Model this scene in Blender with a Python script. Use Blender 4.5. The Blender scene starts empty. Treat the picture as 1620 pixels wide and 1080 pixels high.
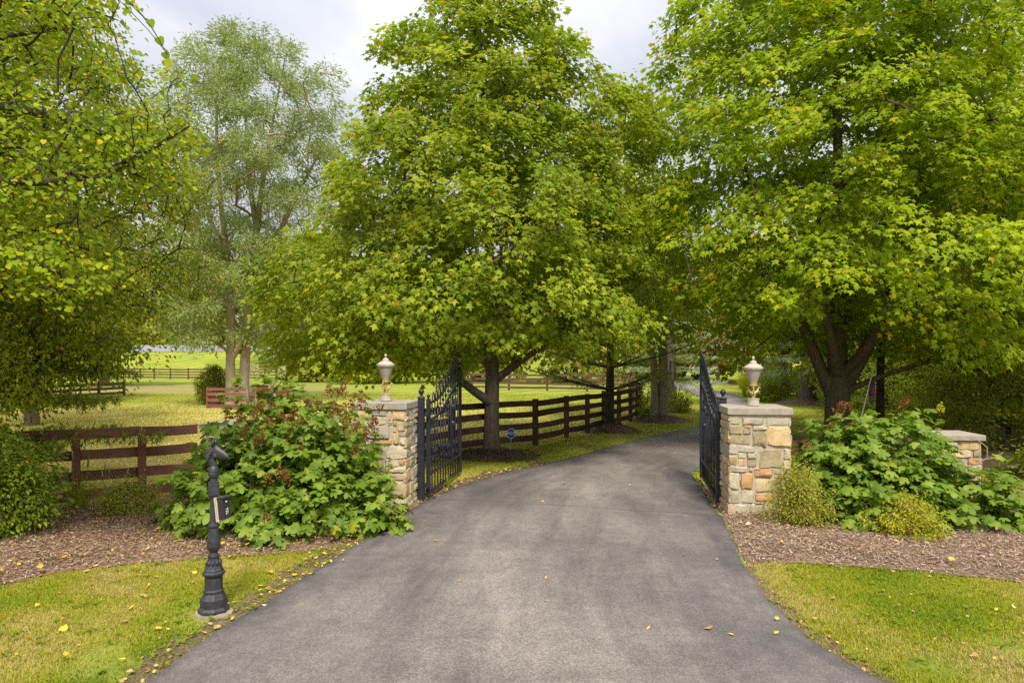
import bpy, math, random
import numpy as np
from mathutils import Vector, Matrix

# ------------------------------------------------------------------ camera, sky, sun, exposure
scene = bpy.context.scene
COL = scene.collection
EYE = 1.99
cd = bpy.data.cameras.new('camera')
cam = bpy.data.objects.new('camera', cd)
COL.objects.link(cam)
cam.location = (0, 0, EYE)
cam.rotation_euler = (math.pi / 2, 0, 0)
cd.sensor_fit = 'HORIZONTAL'
cd.sensor_width = 36.0
cd.lens = 36.0 * 1100 / 1620
cd.shift_y = 28 / 1620
cd.clip_start = 0.05
cd.clip_end = 3000
scene.camera = cam

SUN_EL, SUN_AZ = math.radians(52), math.radians(172)      # azimuth clockwise from +Y: behind the camera
world = bpy.data.worlds.new('World')
scene.world = world
world.use_nodes = True
wn, wl = world.node_tree.nodes, world.node_tree.links
for n in list(wn):
    wn.remove(n)


def nd(nodes, kind, **kw):
    n = nodes.new(kind)
    for k, v in kw.items():
        setattr(n, k, v)
    return n


sky = nd(wn, 'ShaderNodeTexSky', sky_type='NISHITA', sun_disc=False)
sky.sun_elevation = SUN_EL
sky.sun_rotation = SUN_AZ
tc = nd(wn, 'ShaderNodeTexCoord')
sep = nd(wn, 'ShaderNodeSeparateXYZ')
wl.new(tc.outputs['Generated'], sep.inputs[0])
zc = nd(wn, 'ShaderNodeMath', operation='MAXIMUM'); zc.inputs[1].default_value = 0.0
wl.new(sep.outputs['Z'], zc.inputs[0])
za = nd(wn, 'ShaderNodeMath', operation='ADD'); za.inputs[1].default_value = 0.12
wl.new(zc.outputs[0], za.inputs[0])
dx = nd(wn, 'ShaderNodeMath', operation='DIVIDE'); wl.new(sep.outputs['X'], dx.inputs[0]); wl.new(za.outputs[0], dx.inputs[1])
dy = nd(wn, 'ShaderNodeMath', operation='DIVIDE'); wl.new(sep.outputs['Y'], dy.inputs[0]); wl.new(za.outputs[0], dy.inputs[1])
cmb = nd(wn, 'ShaderNodeCombineXYZ'); wl.new(dx.outputs[0], cmb.inputs[0]); wl.new(dy.outputs[0], cmb.inputs[1])
cn = nd(wn, 'ShaderNodeTexNoise'); cn.inputs['Scale'].default_value = 1.1; cn.inputs['Detail'].default_value = 7
cn.inputs['Roughness'].default_value = 0.52; cn.inputs['Distortion'].default_value = 0.4
wl.new(cmb.outputs[0], cn.inputs['Vector'])
cr = nd(wn, 'ShaderNodeValToRGB')
cr.color_ramp.elements[0].position = 0.36; cr.color_ramp.elements[0].color = (0.60, 0.62, 0.74, 1)
cr.color_ramp.elements[1].position = 0.62; cr.color_ramp.elements[1].color = (0.96, 0.96, 0.99, 1)
wl.new(cn.outputs['Fac'], cr.inputs[0])
# overcast luminance law: brightest overhead, falling smoothly towards the horizon
lum = nd(wn, 'ShaderNodeMath', operation='MULTIPLY_ADD'); lum.inputs[1].default_value = 0.76; lum.inputs[2].default_value = 0.24
wl.new(zc.outputs[0], lum.inputs[0])
lumk = nd(wn, 'ShaderNodeMath', operation='MULTIPLY'); lumk.inputs[1].default_value = 6.6
wl.new(lum.outputs[0], lumk.inputs[0])
cl = nd(wn, 'ShaderNodeVectorMath', operation='SCALE'); wl.new(cr.outputs[0], cl.inputs[0]); wl.new(lumk.outputs[0], cl.inputs['Scale'])
mx = nd(wn, 'ShaderNodeMix', data_type='RGBA'); mx.inputs[0].default_value = 0.97
wl.new(sky.outputs[0], mx.inputs[6]); wl.new(cl.outputs[0], mx.inputs[7])
bg = nd(wn, 'ShaderNodeBackground'); bg.inputs['Strength'].default_value = 0.1
wl.new(mx.outputs[2], bg.inputs[0])
wo = nd(wn, 'ShaderNodeOutputWorld'); wl.new(bg.outputs[0], wo.inputs[0])

sd = bpy.data.lights.new('sun', 'SUN')
sd.energy = 1.5
sd.angle = math.radians(12)
sd.color = (1.0, 0.95, 0.86)
sun = bpy.data.objects.new('sun', sd)
COL.objects.link(sun)
sun.rotation_euler = (math.pi / 2 - SUN_EL, 0, math.pi - SUN_AZ)

scene.view_settings.view_transform = 'Standard'
scene.view_settings.look = 'None'
scene.view_settings.gamma = 1.0
scene.view_settings.use_curve_mapping = False
scene.view_settings.exposure = 1.65
scene.render.engine = 'CYCLES'
scene.cycles.max_bounces = 10
scene.cycles.diffuse_bounces = 7
scene.cycles.glossy_bounces = 2
scene.cycles.transmission_bounces = 7
scene.cycles.transparent_max_bounces = 4
scene.cycles.use_denoising = False
scene.cycles.sample_clamp_indirect = 6

RNG = np.random.default_rng(11)
random.seed(11)
PI = math.pi


# ------------------------------------------------------------------ helpers
def smooth(a, b, x):
    t = np.clip((np.asarray(x, float) - a) / (b - a), 0, 1)
    return t * t * (3 - 2 * t)


def terrain(x, y):
    return 4.1 * smooth(70, 106, y) + 0.035 * np.maximum(0, np.asarray(y, float) - 106)


def tz(x, y):
    return float(terrain(x, y))


def fast_mesh(name, V, faces, attrs=None, smooth_shade=False):
    """V (n,3); faces: one array (m,k) or a list of such; attrs {name: per-face floats}."""
    if not isinstance(faces, list):
        faces = [faces]
    faces = [np.asarray(f, np.int32) for f in faces if len(f)]
    me = bpy.data.meshes.new(name)
    V = np.ascontiguousarray(V, np.float32)
    me.vertices.add(len(V))
    me.vertices.foreach_set('co', V.ravel())
    loops = np.concatenate([f.ravel() for f in faces])
    sizes = np.concatenate([np.full(len(f), f.shape[1], np.int32) for f in faces])
    starts = np.concatenate([[0], np.cumsum(sizes)[:-1]]).astype(np.int32)
    me.loops.add(len(loops))
    me.loops.foreach_set('vertex_index', loops)
    me.polygons.add(len(sizes))
    me.polygons.foreach_set('loop_start', starts)
    me.polygons.foreach_set('loop_total', sizes)
    me.polygons.foreach_set('use_smooth', np.full(len(sizes), bool(smooth_shade)))
    for k, a in (attrs or {}).items():
        at = me.attributes.new(k, 'FLOAT', 'FACE')
        at.data.foreach_set('value', np.ascontiguousarray(a, np.float32))
    me.update(calc_edges=True)
    return me


def link(name, data, parent=None, mat=None):
    o = bpy.data.objects.new(name, data)
    COL.objects.link(o)
    if parent:
        o.parent = parent
    if mat and data is not None and hasattr(data, 'materials') and not data.materials:
        data.materials.append(mat)
    return o


def tag(o, label=None, cat=None, group=None, kind=None):
    for k, v in (('label', label), ('category', cat), ('group', group), ('kind', kind)):
        if v:
            o[k] = v
    return o


def thing(name, loc, label, cat, group=None):
    o = bpy.data.objects.new(name, None)
    COL.objects.link(o)
    o.location = loc
    o.empty_display_size = 0.2
    return tag(o, label, cat, group)


def copy_tree(o, parent=None):
    c = o.copy()
    COL.objects.link(c)
    c.parent = parent
    for ch in list(o.children):
        copy_tree(ch, c)
    return c


class MB:
    def __init__(s):
        s.V = []; s.F = []; s.n = 0

    def add(s, V, F):
        V = np.asarray(V, float)
        s.F += [tuple(int(i) + s.n for i in f) for f in F]
        s.V.append(V); s.n += len(V)
        return s

    def box(s, c, size, rz=0.0, M=None):
        x, y, z = [d / 2 for d in size]
        P = np.array([(i * x, j * y, k * z) for k in (-1, 1) for j in (-1, 1) for i in (-1, 1)])
        if M is not None:
            P = P @ np.asarray(M).T
        ca, sa = math.cos(rz), math.sin(rz)
        P = np.c_[P[:, 0] * ca - P[:, 1] * sa, P[:, 0] * sa + P[:, 1] * ca, P[:, 2]] + np.asarray(c, float)
        return s.add(P, [(0, 2, 3, 1), (4, 5, 7, 6), (0, 1, 5, 4), (2, 6, 7, 3), (0, 4, 6, 2), (1, 3, 7, 5)])

    def tube(s, pts, rad, sides=8, cap=True):
        P = np.asarray(pts, float); n = len(P)
        R = np.full(n, rad, float) if np.isscalar(rad) else np.asarray(rad, float)
        T = np.gradient(P, axis=0)
        T /= np.linalg.norm(T, axis=1)[:, None] + 1e-9
        ref = np.array((0, 0, 1.0)) if abs(T[0, 2]) < 0.9 else np.array((1.0, 0, 0))
        a = np.cross(T[0], ref); a /= np.linalg.norm(a)
        V = []
        for i in range(n):
            a = a - T[i] * a.dot(T[i]); a /= np.linalg.norm(a) + 1e-9
            b = np.cross(T[i], a)
            for k in range(sides):
                t = 2 * PI * k / sides
                V.append(P[i] + R[i] * (math.cos(t) * a + math.sin(t) * b))
        F = [(i * sides + k, i * sides + (k + 1) % sides, (i + 1) * sides + (k + 1) % sides, (i + 1) * sides + k)
             for i in range(n - 1) for k in range(sides)]
        if cap:
            F.append(tuple(range(sides))[::-1]); F.append(tuple((n - 1) * sides + k for k in range(sides)))
        return s.add(V, F)

    def lathe(s, prof, c=(0, 0, 0), segs=20, phase=0.0, sx=1.0, sy=1.0):
        V = [(c[0] + r * sx * math.cos(2 * PI * k / segs + phase), c[1] + r * sy * math.sin(2 * PI * k / segs + phase), c[2] + z)
             for r, z in prof for k in range(segs)]
        F = [(i * segs + k, i * segs + (k + 1) % segs, (i + 1) * segs + (k + 1) % segs, (i + 1) * segs + k)
             for i in range(len(prof) - 1) for k in range(segs)]
        F.append(tuple(range(segs))[::-1]); F.append(tuple((len(prof) - 1) * segs + k for k in range(segs)))
        return s.add(V, F)

    def ball(s, c, r, sx=1, sy=1, sz=1, segs=10, rings=7):
        prof = [(max(1e-4, r * math.sin(PI * i / rings)), -r * math.cos(PI * i / rings) * sz) for i in range(rings + 1)]
        return s.lathe(prof, c, segs, 0, sx, sy)

    def mesh(s, name, smooth_shade=False, off=(0, 0, 0)):
        V = np.concatenate(s.V) - np.asarray(off, float)
        by = {}
        for f in s.F:
            by.setdefault(len(f), []).append(f)
        return fast_mesh(name, V, [np.array(v) for v in by.values()], None, smooth_shade)

    def build(s, name, mat, parent=None, smooth_shade=False, off=None):
        if off is None:
            r = parent
            off = (0, 0, 0)
            while r is not None:
                off = np.asarray(off) + np.array(r.location)
                r = r.parent
        return link(name, s.mesh(name, smooth_shade, off), parent, mat)


def shade_by_angle(o, deg=35):
    me = o.data
    me.polygons.foreach_set('use_smooth', np.ones(len(me.polygons), bool))
    try:
        me.set_sharp_from_angle(angle=math.radians(deg))
    except Exception:
        pass
    return o


def bevel(o, w=0.004, seg=2):
    m = o.modifiers.new('bevel', 'BEVEL'); m.width = w; m.segments = seg; m.limit_method = 'ANGLE'
    return o


# ------------------------------------------------------------------ materials
def new_mat(name):
    m = bpy.data.materials.new(name)
    m.use_nodes = True
    nt = m.node_tree
    return m, nt.nodes, nt.links, nt.nodes['Principled BSDF']


def ramp(N, stops):
    r = N.new('ShaderNodeValToRGB')
    e = r.color_ramp.elements
    while len(e) < len(stops):
        e.new(0.5)
    for el, (p, c) in zip(e, stops):
        el.position = p
        el.color = (*c, 1)
    return r


def noise(N, L, scale, detail=4, rough=0.55, vec=None, dist=0.0):
    n = N.new('ShaderNodeTexNoise')
    n.inputs['Scale'].default_value = scale; n.inputs['Detail'].default_value = detail
    n.inputs['Roughness'].default_value = rough; n.inputs['Distortion'].default_value = dist
    if vec is not None:
        L.new(vec, n.inputs['Vector'])
    return n


def coords(N, L, scale=(1, 1, 1), kind='Object'):
    t = N.new('ShaderNodeTexCoord')
    mp = N.new('ShaderNodeMapping')
    mp.inputs['Scale'].default_value = scale
    L.new(t.outputs[kind], mp.inputs[0])
    return mp.outputs[0]


def mixc(N, L, fac, a, b, mode='MIX'):
    m = N.new('ShaderNodeMix'); m.data_type = 'RGBA'; m.blend_type = mode
    for sock, v in ((m.inputs[0], fac), (m.inputs[6], a), (m.inputs[7], b)):
        if isinstance(v, (int, float)):
            sock.default_value = v
        elif isinstance(v, tuple):
            sock.default_value = (*v, 1)
        else:
            L.new(v, sock)
    return m.outputs[2]


def bump(N, L, P, h, strength=0.4, dist=0.02):
    b = N.new('ShaderNodeBump'); b.inputs['Strength'].default_value = strength; b.inputs['Distance'].default_value = dist
    L.new(h, b.inputs['Height']); L.new(b.outputs[0], P.inputs['Normal'])
    return b


def leaf_mat(name, dark, mid, light, aged, trans=0.38, rough=0.5, per_object=False, spec=0.12, tcol=1.15):
    m, N, L, P = new_mat(name)
    if per_object:
        oi = N.new('ShaderNodeObjectInfo'); t_out = oi.outputs['Random']
        ag = N.new('ShaderNodeMath'); ag.operation = 'GREATER_THAN'; ag.inputs[1].default_value = 0.985
        L.new(t_out, ag.inputs[0]); a_out = ag.outputs[0]
    else:
        at = N.new('ShaderNodeAttribute'); at.attribute_name = 'tint'; t_out = at.outputs['Fac']
        a2 = N.new('ShaderNodeAttribute'); a2.attribute_name = 'age'; a_out = a2.outputs['Fac']
    r = ramp(N, [(0.0, dark), (0.5, mid), (1.0, light)])
    L.new(t_out, r.inputs[0])
    c = mixc(N, L, a_out, r.outputs[0], aged)
    L.new(c, P.inputs['Base Color'])
    P.inputs['Roughness'].default_value = rough
    P.inputs['Specular IOR Level'].default_value = spec
    tr = N.new('ShaderNodeBsdfTranslucent')
    tc_ = mixc(N, L, 1.0, c, (tcol * 1.05, tcol * 1.1, tcol * 0.6), 'MULTIPLY')
    L.new(tc_, tr.inputs[0])
    ms = N.new('ShaderNodeMixShader'); ms.inputs[0].default_value = trans
    L.new(P.outputs[0], ms.inputs[1]); L.new(tr.outputs[0], ms.inputs[2])
    L.new(ms.outputs[0], N['Material Output'].inputs[0])
    return m


def bark_mat(name, a, b, scale=6):
    m, N, L, P = new_mat(name)
    v = coords(N, L, (scale, scale, scale * 0.18))
    n = noise(N, L, 3.0, 6, 0.65, v, 0.6)
    r = ramp(N, [(0.3, a), (0.7, b)])
    L.new(n.outputs['Fac'], r.inputs[0]); L.new(r.outputs[0], P.inputs['Base Color'])
    P.inputs['Roughness'].default_value = 0.9
    bump(N, L, P, n.outputs['Fac'], 0.8, 0.03)
    return m


def stone_mat(name, a, b, c, scale=9):
    m, N, L, P = new_mat(name)
    v = coords(N, L)
    n = noise(N, L, scale, 7, 0.65, v, 0.3)
    r = ramp(N, [(0.28, a), (0.5, b), (0.75, c)])
    L.new(n.outputs['Fac'], r.inputs[0])
    n2 = noise(N, L, scale * 9, 4, 0.7, v)
    r2 = ramp(N, [(0.3, (0.62, 0.6, 0.56)), (0.6, (1.12, 1.1, 1.06))])
    L.new(n2.outputs['Fac'], r2.inputs[0])
    oi = N.new('ShaderNodeObjectInfo')
    r3 = ramp(N, [(0, (0.84, 0.84, 0.83)), (1, (1.12, 1.10, 1.06))])
    L.new(oi.outputs['Random'], r3.inputs[0])
    c1 = mixc(N, L, 1.0, r.outputs[0], r2.outputs[0], 'MULTIPLY')
    c2 = mixc(N, L, 1.0, c1, r3.outputs[0], 'MULTIPLY')
    L.new(c2, P.inputs['Base Color'])
    P.inputs['Roughness'].default_value = 0.9
    ad = N.new('ShaderNodeMath'); ad.operation = 'ADD'
    L.new(n.outputs['Fac'], ad.inputs[0]); L.new(n2.outputs['Fac'], ad.inputs[1])
    bump(N, L, P, ad.outputs[0], 0.7, 0.012)
    return m


def plain_mat(name, col, rough=0.6, metal=0.0, var=0.25, scale=20, bmp=0.15, spec=0.5):
    m, N, L, P = new_mat(name)
    v = coords(N, L)
    n = noise(N, L, scale, 5, 0.6, v)
    lo = tuple(x * (1 - var) for x in col); hi = tuple(min(1, x * (1 + var)) for x in col)
    r = ramp(N, [(0.3, lo), (0.7, hi)])
    L.new(n.outputs['Fac'], r.inputs[0]); L.new(r.outputs[0], P.inputs['Base Color'])
    P.inputs['Roughness'].default_value = rough; P.inputs['Metallic'].default_value = metal
    P.inputs['Specular IOR Level'].default_value = spec
    if bmp:
        bump(N, L, P, n.outputs['Fac'], bmp, 0.004)
    return m


def wood_mat(name, a, b):
    m, N, L, P = new_mat(name)
    g = N.new('ShaderNodeNewGeometry')
    mp = N.new('ShaderNodeMapping'); mp.inputs['Scale'].default_value = (3, 3, 60)
    L.new(g.outputs['Position'], mp.inputs[0])
    n = noise(N, L, 1.0, 5, 0.65, mp.outputs[0], 0.8)
    n2 = noise(N, L, 1.7, 3, 0.5, g.outputs['Position'])
    mxx = N.new('ShaderNodeMath'); mxx.operation = 'MULTIPLY_ADD'; mxx.inputs[1].default_value = 0.6; mxx.inputs[2].default_value = 0.0
    L.new(n.outputs['Fac'], mxx.inputs[0])
    ad = N.new('ShaderNodeMath'); ad.operation = 'MULTIPLY_ADD'; ad.inputs[1].default_value = 0.4
    L.new(n2.outputs['Fac'], ad.inputs[0]); L.new(mxx.outputs[0], ad.inputs[2])
    r = ramp(N, [(0.32, a), (0.68, b)])
    L.new(ad.outputs[0], r.inputs[0])
    oi = N.new('ShaderNodeObjectInfo')
    r3 = ramp(N, [(0, (0.75, 0.75, 0.75)), (1, (1.25, 1.22, 1.2))])
    L.new(oi.outputs['Random'], r3.inputs[0])
    L.new(mixc(N, L, 1.0, r.outputs[0], r3.outputs[0], 'MULTIPLY'), P.inputs['Base Color'])
    P.inputs['Roughness'].default_value = 0.75
    P.inputs['Specular IOR Level'].default_value = 0.3
    bump(N, L, P, n.outputs['Fac'], 0.35, 0.006)
    return m


M = {}
LC = {   # dark, mid, light, aged
    'maple': ((0.064, 0.104, 0.013), (0.122, 0.168, 0.017), (0.205, 0.240, 0.028), (0.24, 0.17, 0.02)),
    'lime_maple': ((0.078, 0.128, 0.008), (0.140, 0.195, 0.011), (0.215, 0.265, 0.016), (0.24, 0.19, 0.015)),
    'buckthorn': ((0.045, 0.075, 0.008), (0.095, 0.125, 0.012), (0.170, 0.190, 0.018), (0.42, 0.30, 0.015)),
    'mulberry': ((0.075, 0.120, 0.010), (0.125, 0.175, 0.012), (0.200, 0.245, 0.018), (0.34, 0.27, 0.015)),
    'hydrangea': ((0.050, 0.098, 0.014), (0.092, 0.150, 0.022), (0.155, 0.210, 0.046), (0.17, 0.18, 0.02)),
    'privet': ((0.055, 0.095, 0.014), (0.105, 0.155, 0.020), (0.175, 0.220, 0.028), (0.25, 0.24, 0.02)),
    'willow': ((0.094, 0.132, 0.070), (0.136, 0.176, 0.100), (0.180, 0.218, 0.132), (0.19, 0.19, 0.06)),
    'pine': ((0.060, 0.095, 0.020), (0.110, 0.145, 0.030), (0.180, 0.205, 0.050), (0.22, 0.20, 0.04)),
    'lightgreen': ((0.090, 0.135, 0.012), (0.150, 0.200, 0.020), (0.220, 0.260, 0.035), (0.30, 0.26, 0.03)),
    'blue_spruce': ((0.120, 0.170, 0.150), (0.200, 0.265, 0.250), (0.300, 0.370, 0.360), (0.16, 0.15, 0.09)),
    'spirea': ((0.135, 0.150, 0.017), (0.220, 0.230, 0.026), (0.300, 0.300, 0.044), (0.36, 0.22, 0.02)),
    'spirea_grey': ((0.120, 0.135, 0.034), (0.195, 0.210, 0.050), (0.260, 0.275, 0.065), (0.22, 0.15, 0.05)),
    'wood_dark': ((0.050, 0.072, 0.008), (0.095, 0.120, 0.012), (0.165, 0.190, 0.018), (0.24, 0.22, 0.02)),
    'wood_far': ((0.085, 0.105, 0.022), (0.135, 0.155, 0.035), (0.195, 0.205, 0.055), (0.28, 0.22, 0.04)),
    'purple': ((0.085, 0.075, 0.050), (0.120, 0.105, 0.065), (0.165, 0.145, 0.085), (0.2, 0.16, 0.08)),
    'bluegrass': ((0.080, 0.125, 0.050), (0.120, 0.175, 0.080), (0.180, 0.230, 0.110), (0.3, 0.28, 0.12)),
    'conifer': ((0.065, 0.100, 0.020), (0.115, 0.155, 0.030), (0.185, 0.215, 0.045), (0.2, 0.18, 0.04)),
    'hostalike': ((0.17, 0.24, 0.014), (0.24, 0.31, 0.018), (0.32, 0.38, 0.03), (0.4, 0.36, 0.03)),
    'rust': ((0.15, 0.060, 0.022), (0.26, 0.110, 0.042), (0.38, 0.190, 0.080), (0.20, 0.14, 0.09)),
    'cream': ((0.42, 0.38, 0.24), (0.58, 0.53, 0.36), (0.72, 0.68, 0.52), (0.5, 0.4, 0.2)),
}
LC = {k: tuple(tuple(min(.75, v * f) for v, f in zip(col, (2.22, 2.02, 1.25))) for col in c) if k not in ('cream', 'rust', 'hostalike') else c for k, c in LC.items()}
for k, c in LC.items():
    M[k] = leaf_mat('leaf_' + k, *c, trans=0.30 if k in ('pine', 'blue_spruce', 'conifer') else 0.46,
                    rough=0.38 if k == 'privet' else 0.5, spec=0.32 if k in ('privet', 'hydrangea') else 0.12)
for k in ('maple', 'lime_maple', 'mulberry', 'hydrangea', 'buckthorn'):
    M[k + '_leaf'] = leaf_mat('single_leaf_' + k, *LC[k], per_object=True, spec=0.32 if k == 'hydrangea' else 0.12, trans=.46)
M['bark_maple'] = bark_mat('bark_maple', (0.062, 0.046, 0.032), (0.180, 0.142, 0.098))
M['bark_pale'] = bark_mat('bark_pale', (0.20, 0.155, 0.10), (0.40, 0.325, 0.225))
M['bark_dark'] = bark_mat('bark_dark', (0.028, 0.020, 0.014), (0.085, 0.063, 0.044))
M['stem'] = bark_mat('stem', (0.10, 0.062, 0.035), (0.22, 0.15, 0.09), 20)
M['iron'] = plain_mat('black_iron', (0.020, 0.021, 0.030), 0.42, 0.0, 0.4, 30, 0.3)
M['cast'] = plain_mat('worn_cast_iron', (0.035, 0.034, 0.040), 0.48, 0.0, 0.45, 26, 0.35)
M['concrete'] = plain_mat('concrete', (0.30, 0.24, 0.16), 0.9, 0, 0.25, 18, 0.5)
M['cap'] = plain_mat('limestone_cap', (0.345, 0.295, 0.23), 0.85, 0, 0.18, 14, 0.35)
M['mortar'] = plain_mat('mortar', (0.44, 0.375, 0.27), 0.95, 0, 0.22, 24, 0.6)
M['plaque'] = plain_mat('carved_plaque', (0.43, 0.36, 0.28), 0.8, 0, 0.08, 12, 0.2)
M['ink'] = plain_mat('plaque_letters', (0.05, 0.055, 0.07), 0.7, 0, 0.2, 30, 0)
M['ink_faint'] = plain_mat('plaque_small_letters', (0.15, 0.13, 0.13), 0.7, 0, 0.2, 30, 0)
M['brass'] = plain_mat('worn_brass', (0.44, 0.34, 0.13), 0.5, 0.35, 0.45, 30, 0.2)
M['pewter'] = plain_mat('weathered_lid', (0.46, 0.40, 0.31), 0.6, 0.1, 0.18, 24, 0.2)
M['frost'] = plain_mat('frosted_glass', (0.36, 0.31, 0.27), 0.35, 0, 0.10, 40, 0.25)
M['white'] = plain_mat('white_paint', (0.78, 0.77, 0.74), 0.5, 0, 0.05, 10, 0)
M['sign_blue'] = plain_mat('sign_blue', (0.012, 0.045, 0.28), 0.35, 0, 0.1, 10, 0)
M['alu'] = plain_mat('galvanised_stake', (0.45, 0.44, 0.42), 0.4, 0.6, 0.1, 30, 0)
M['beige'] = plain_mat('beige_plate', (0.50, 0.42, 0.29), 0.6, 0, 0.15, 30, 0.1)
M['black_plastic'] = plain_mat('black_plastic', (0.026, 0.025, 0.030), 0.4, 0, 0.2, 30, 0)
M['purple_cloth'] = plain_mat('purple_cloth', (0.22, 0.10, 0.42), 0.7, 0, 0.3, 30, 0.1)
M['red_cloth'] = plain_mat('red_band', (0.75, 0.06, 0.06), 0.6, 0, 0.1, 30, 0)
M['grey_cloth'] = plain_mat('grey_mesh', (0.22, 0.18, 0.22), 0.7, 0, 0.3, 60, 0.2)
M['fence_red'] = wood_mat('red_brown_stain', (0.160, 0.066, 0.040), (0.27, 0.120, 0.078))
M['fence_dark'] = wood_mat('dark_brown_stain', (0.066, 0.033, 0.025), (0.130, 0.068, 0.050))
M['fence_faded'] = wood_mat('faded_red_stain', (0.17, 0.062, 0.042), (0.28, 0.115, 0.082))
M['fence_brown'] = wood_mat('brown_stain', (0.085, 0.046, 0.034), (0.155, 0.085, 0.062))
M['wall_cream'] = plain_mat('cream_render', (0.72, 0.56, 0.34), 0.9, 0, 0.08, 4, 0.2)
M['roof'] = plain_mat('grey_shingle', (0.10, 0.09, 0.085), 0.9, 0, 0.3, 8, 0.5)
M['glass'] = plain_mat('window_glass', (0.04, 0.05, 0.06), 0.08, 0, 0.1, 4, 0)
ST = {
    'pale': stone_mat('stone_pale', (0.42, 0.36, 0.25), (0.56, 0.49, 0.35), (0.64, 0.57, 0.43)),
    'olive': stone_mat('stone_olive', (0.24, 0.195, 0.11), (0.43, 0.355, 0.21), (0.55, 0.47, 0.31), 14),
    'tan': stone_mat('stone_tan', (0.42, 0.29, 0.14), (0.58, 0.43, 0.23), (0.66, 0.53, 0.33)),
    'orange': stone_mat('stone_orange', (0.42, 0.23, 0.095), (0.56, 0.335, 0.155), (0.62, 0.43, 0.24)),
    'grey': stone_mat('stone_grey', (0.34, 0.30, 0.23), (0.48, 0.43, 0.345), (0.57, 0.52, 0.43)),
    'peach': stone_mat('stone_peach', (0.48, 0.34, 0.20), (0.60, 0.45, 0.29), (0.66, 0.54, 0.38)),
    'yellow': stone_mat('stone_yellow', (0.48, 0.38, 0.20), (0.60, 0.49, 0.28), (0.66, 0.57, 0.37)),
    'bluegrey': stone_mat('stone_bluegrey', (0.31, 0.29, 0.25), (0.42, 0.395, 0.34), (0.50, 0.475, 0.41)),
}


def ground_mat():
    m, N, L, P = new_mat('lawn_ground')
    g = N.new('ShaderNodeNewGeometry'); pos = g.outputs['Position']
    n1 = noise(N, L, 0.35, 5, 0.6, pos)
    n2 = noise(N, L, 9, 6, 0.75, pos)
    n3 = noise(N, L, 60, 4, 0.8, pos)
    r1 = ramp(N, [(0.3, (0.205, 0.262, 0.034)), (0.52, (0.280, 0.320, 0.046)), (0.72, (0.355, 0.345, 0.070))])
    L.new(n1.outputs['Fac'], r1.inputs[0])
    r2 = ramp(N, [(0.25, (0.55, 0.55, 0.5)), (0.7, (1.3, 1.28, 1.2))])
    L.new(n2.outputs['Fac'], r2.inputs[0])
    r3 = ramp(N, [(0.25, (0.5, 0.52, 0.4)), (0.7, (1.35, 1.33, 1.25))])
    L.new(n3.outputs['Fac'], r3.inputs[0])
    c = mixc(N, L, 0.75, r1.outputs[0], r2.outputs[0], 'MULTIPLY')
    c = mixc(N, L, 0.8, c, r3.outputs[0], 'MULTIPLY')
    # mowing stripes in the paddock
    sp = N.new('ShaderNodeSeparateXYZ'); L.new(pos, sp.inputs[0])
    mp = N.new('ShaderNodeMapping'); mp.inputs['Rotation'].default_value = (0, 0, math.radians(28)); L.new(pos, mp.inputs[0])
    w = N.new('ShaderNodeTexWave'); w.inputs['Scale'].default_value = 0.16; w.inputs['Distortion'].default_value = 1.2
    w.inputs['Detail'].default_value = 2
    L.new(mp.outputs[0], w.inputs['Vector'])
    rw = ramp(N, [(0.3, (0.86, 0.9, 0.8)), (0.7, (1.12, 1.08, 1.1))]); L.new(w.outputs['Fac'], rw.inputs[0])
    c = mixc(N, L, 0.8, c, rw.outputs[0], 'MULTIPLY')
    # worn leaf-littered patch under the tall tree, and dry yellow field nearer the fence
    def blob(cx, cy, sx, sy, lo, hi, nscale):
        v = N.new('ShaderNodeMapping'); v.vector_type = 'POINT'
        v.inputs['Location'].default_value = (-cx / sx, -cy / sy, 0); v.inputs['Scale'].default_value = (1 / sx, 1 / sy, 0)
        L.new(pos, v.inputs[0])
        ln = N.new('ShaderNodeVectorMath'); ln.operation = 'LENGTH'; L.new(v.outputs[0], ln.inputs[0])
        nn = noise(N, L, nscale, 6, 0.75, pos)
        ad = N.new('ShaderNodeMath'); ad.operation = 'MULTIPLY_ADD'; ad.inputs[1].default_value = 1.3
        L.new(nn.outputs['Fac'], ad.inputs[0]); L.new(ln.outputs['Value'], ad.inputs[2])
        mr = N.new('ShaderNodeMapRange'); mr.interpolation_type = 'SMOOTHSTEP'
        mr.inputs['From Min'].default_value = lo; mr.inputs['From Max'].default_value = hi
        mr.inputs['To Min'].default_value = 1; mr.inputs['To Max'].default_value = 0
        L.new(ad.outputs[0], mr.inputs['Value'])
        return mr.outputs[0]
    f1 = blob(-22, 47, 13, 9, 1.25, 1.75, 1.3)
    f1m = N.new('ShaderNodeMath'); f1m.operation = 'MULTIPLY'; f1m.inputs[1].default_value = 0.62; L.new(f1, f1m.inputs[0])
    c = mixc(N, L, f1m.outputs[0], c, mixc(N, L, 0.8, (0.30, 0.22, 0.12), r2.outputs[0], 'MULTIPLY'))
    f2 = blob(-9, 19, 11, 14, 1.2, 2.1, 0.5)
    c = mixc(N, L, f2, c, mixc(N, L, 0.7, (0.58, 0.49, 0.150), r3.outputs[0], 'MULTIPLY'))
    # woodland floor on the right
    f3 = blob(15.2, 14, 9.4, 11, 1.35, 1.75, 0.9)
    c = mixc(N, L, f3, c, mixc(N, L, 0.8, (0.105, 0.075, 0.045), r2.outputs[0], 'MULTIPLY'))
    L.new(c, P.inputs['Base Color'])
    P.inputs['Roughness'].default_value = 0.95; P.inputs['Specular IOR Level'].default_value = 0.1
    bump(N, L, P, n3.outputs['Fac'], 0.8, 0.03)
    return m


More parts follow.
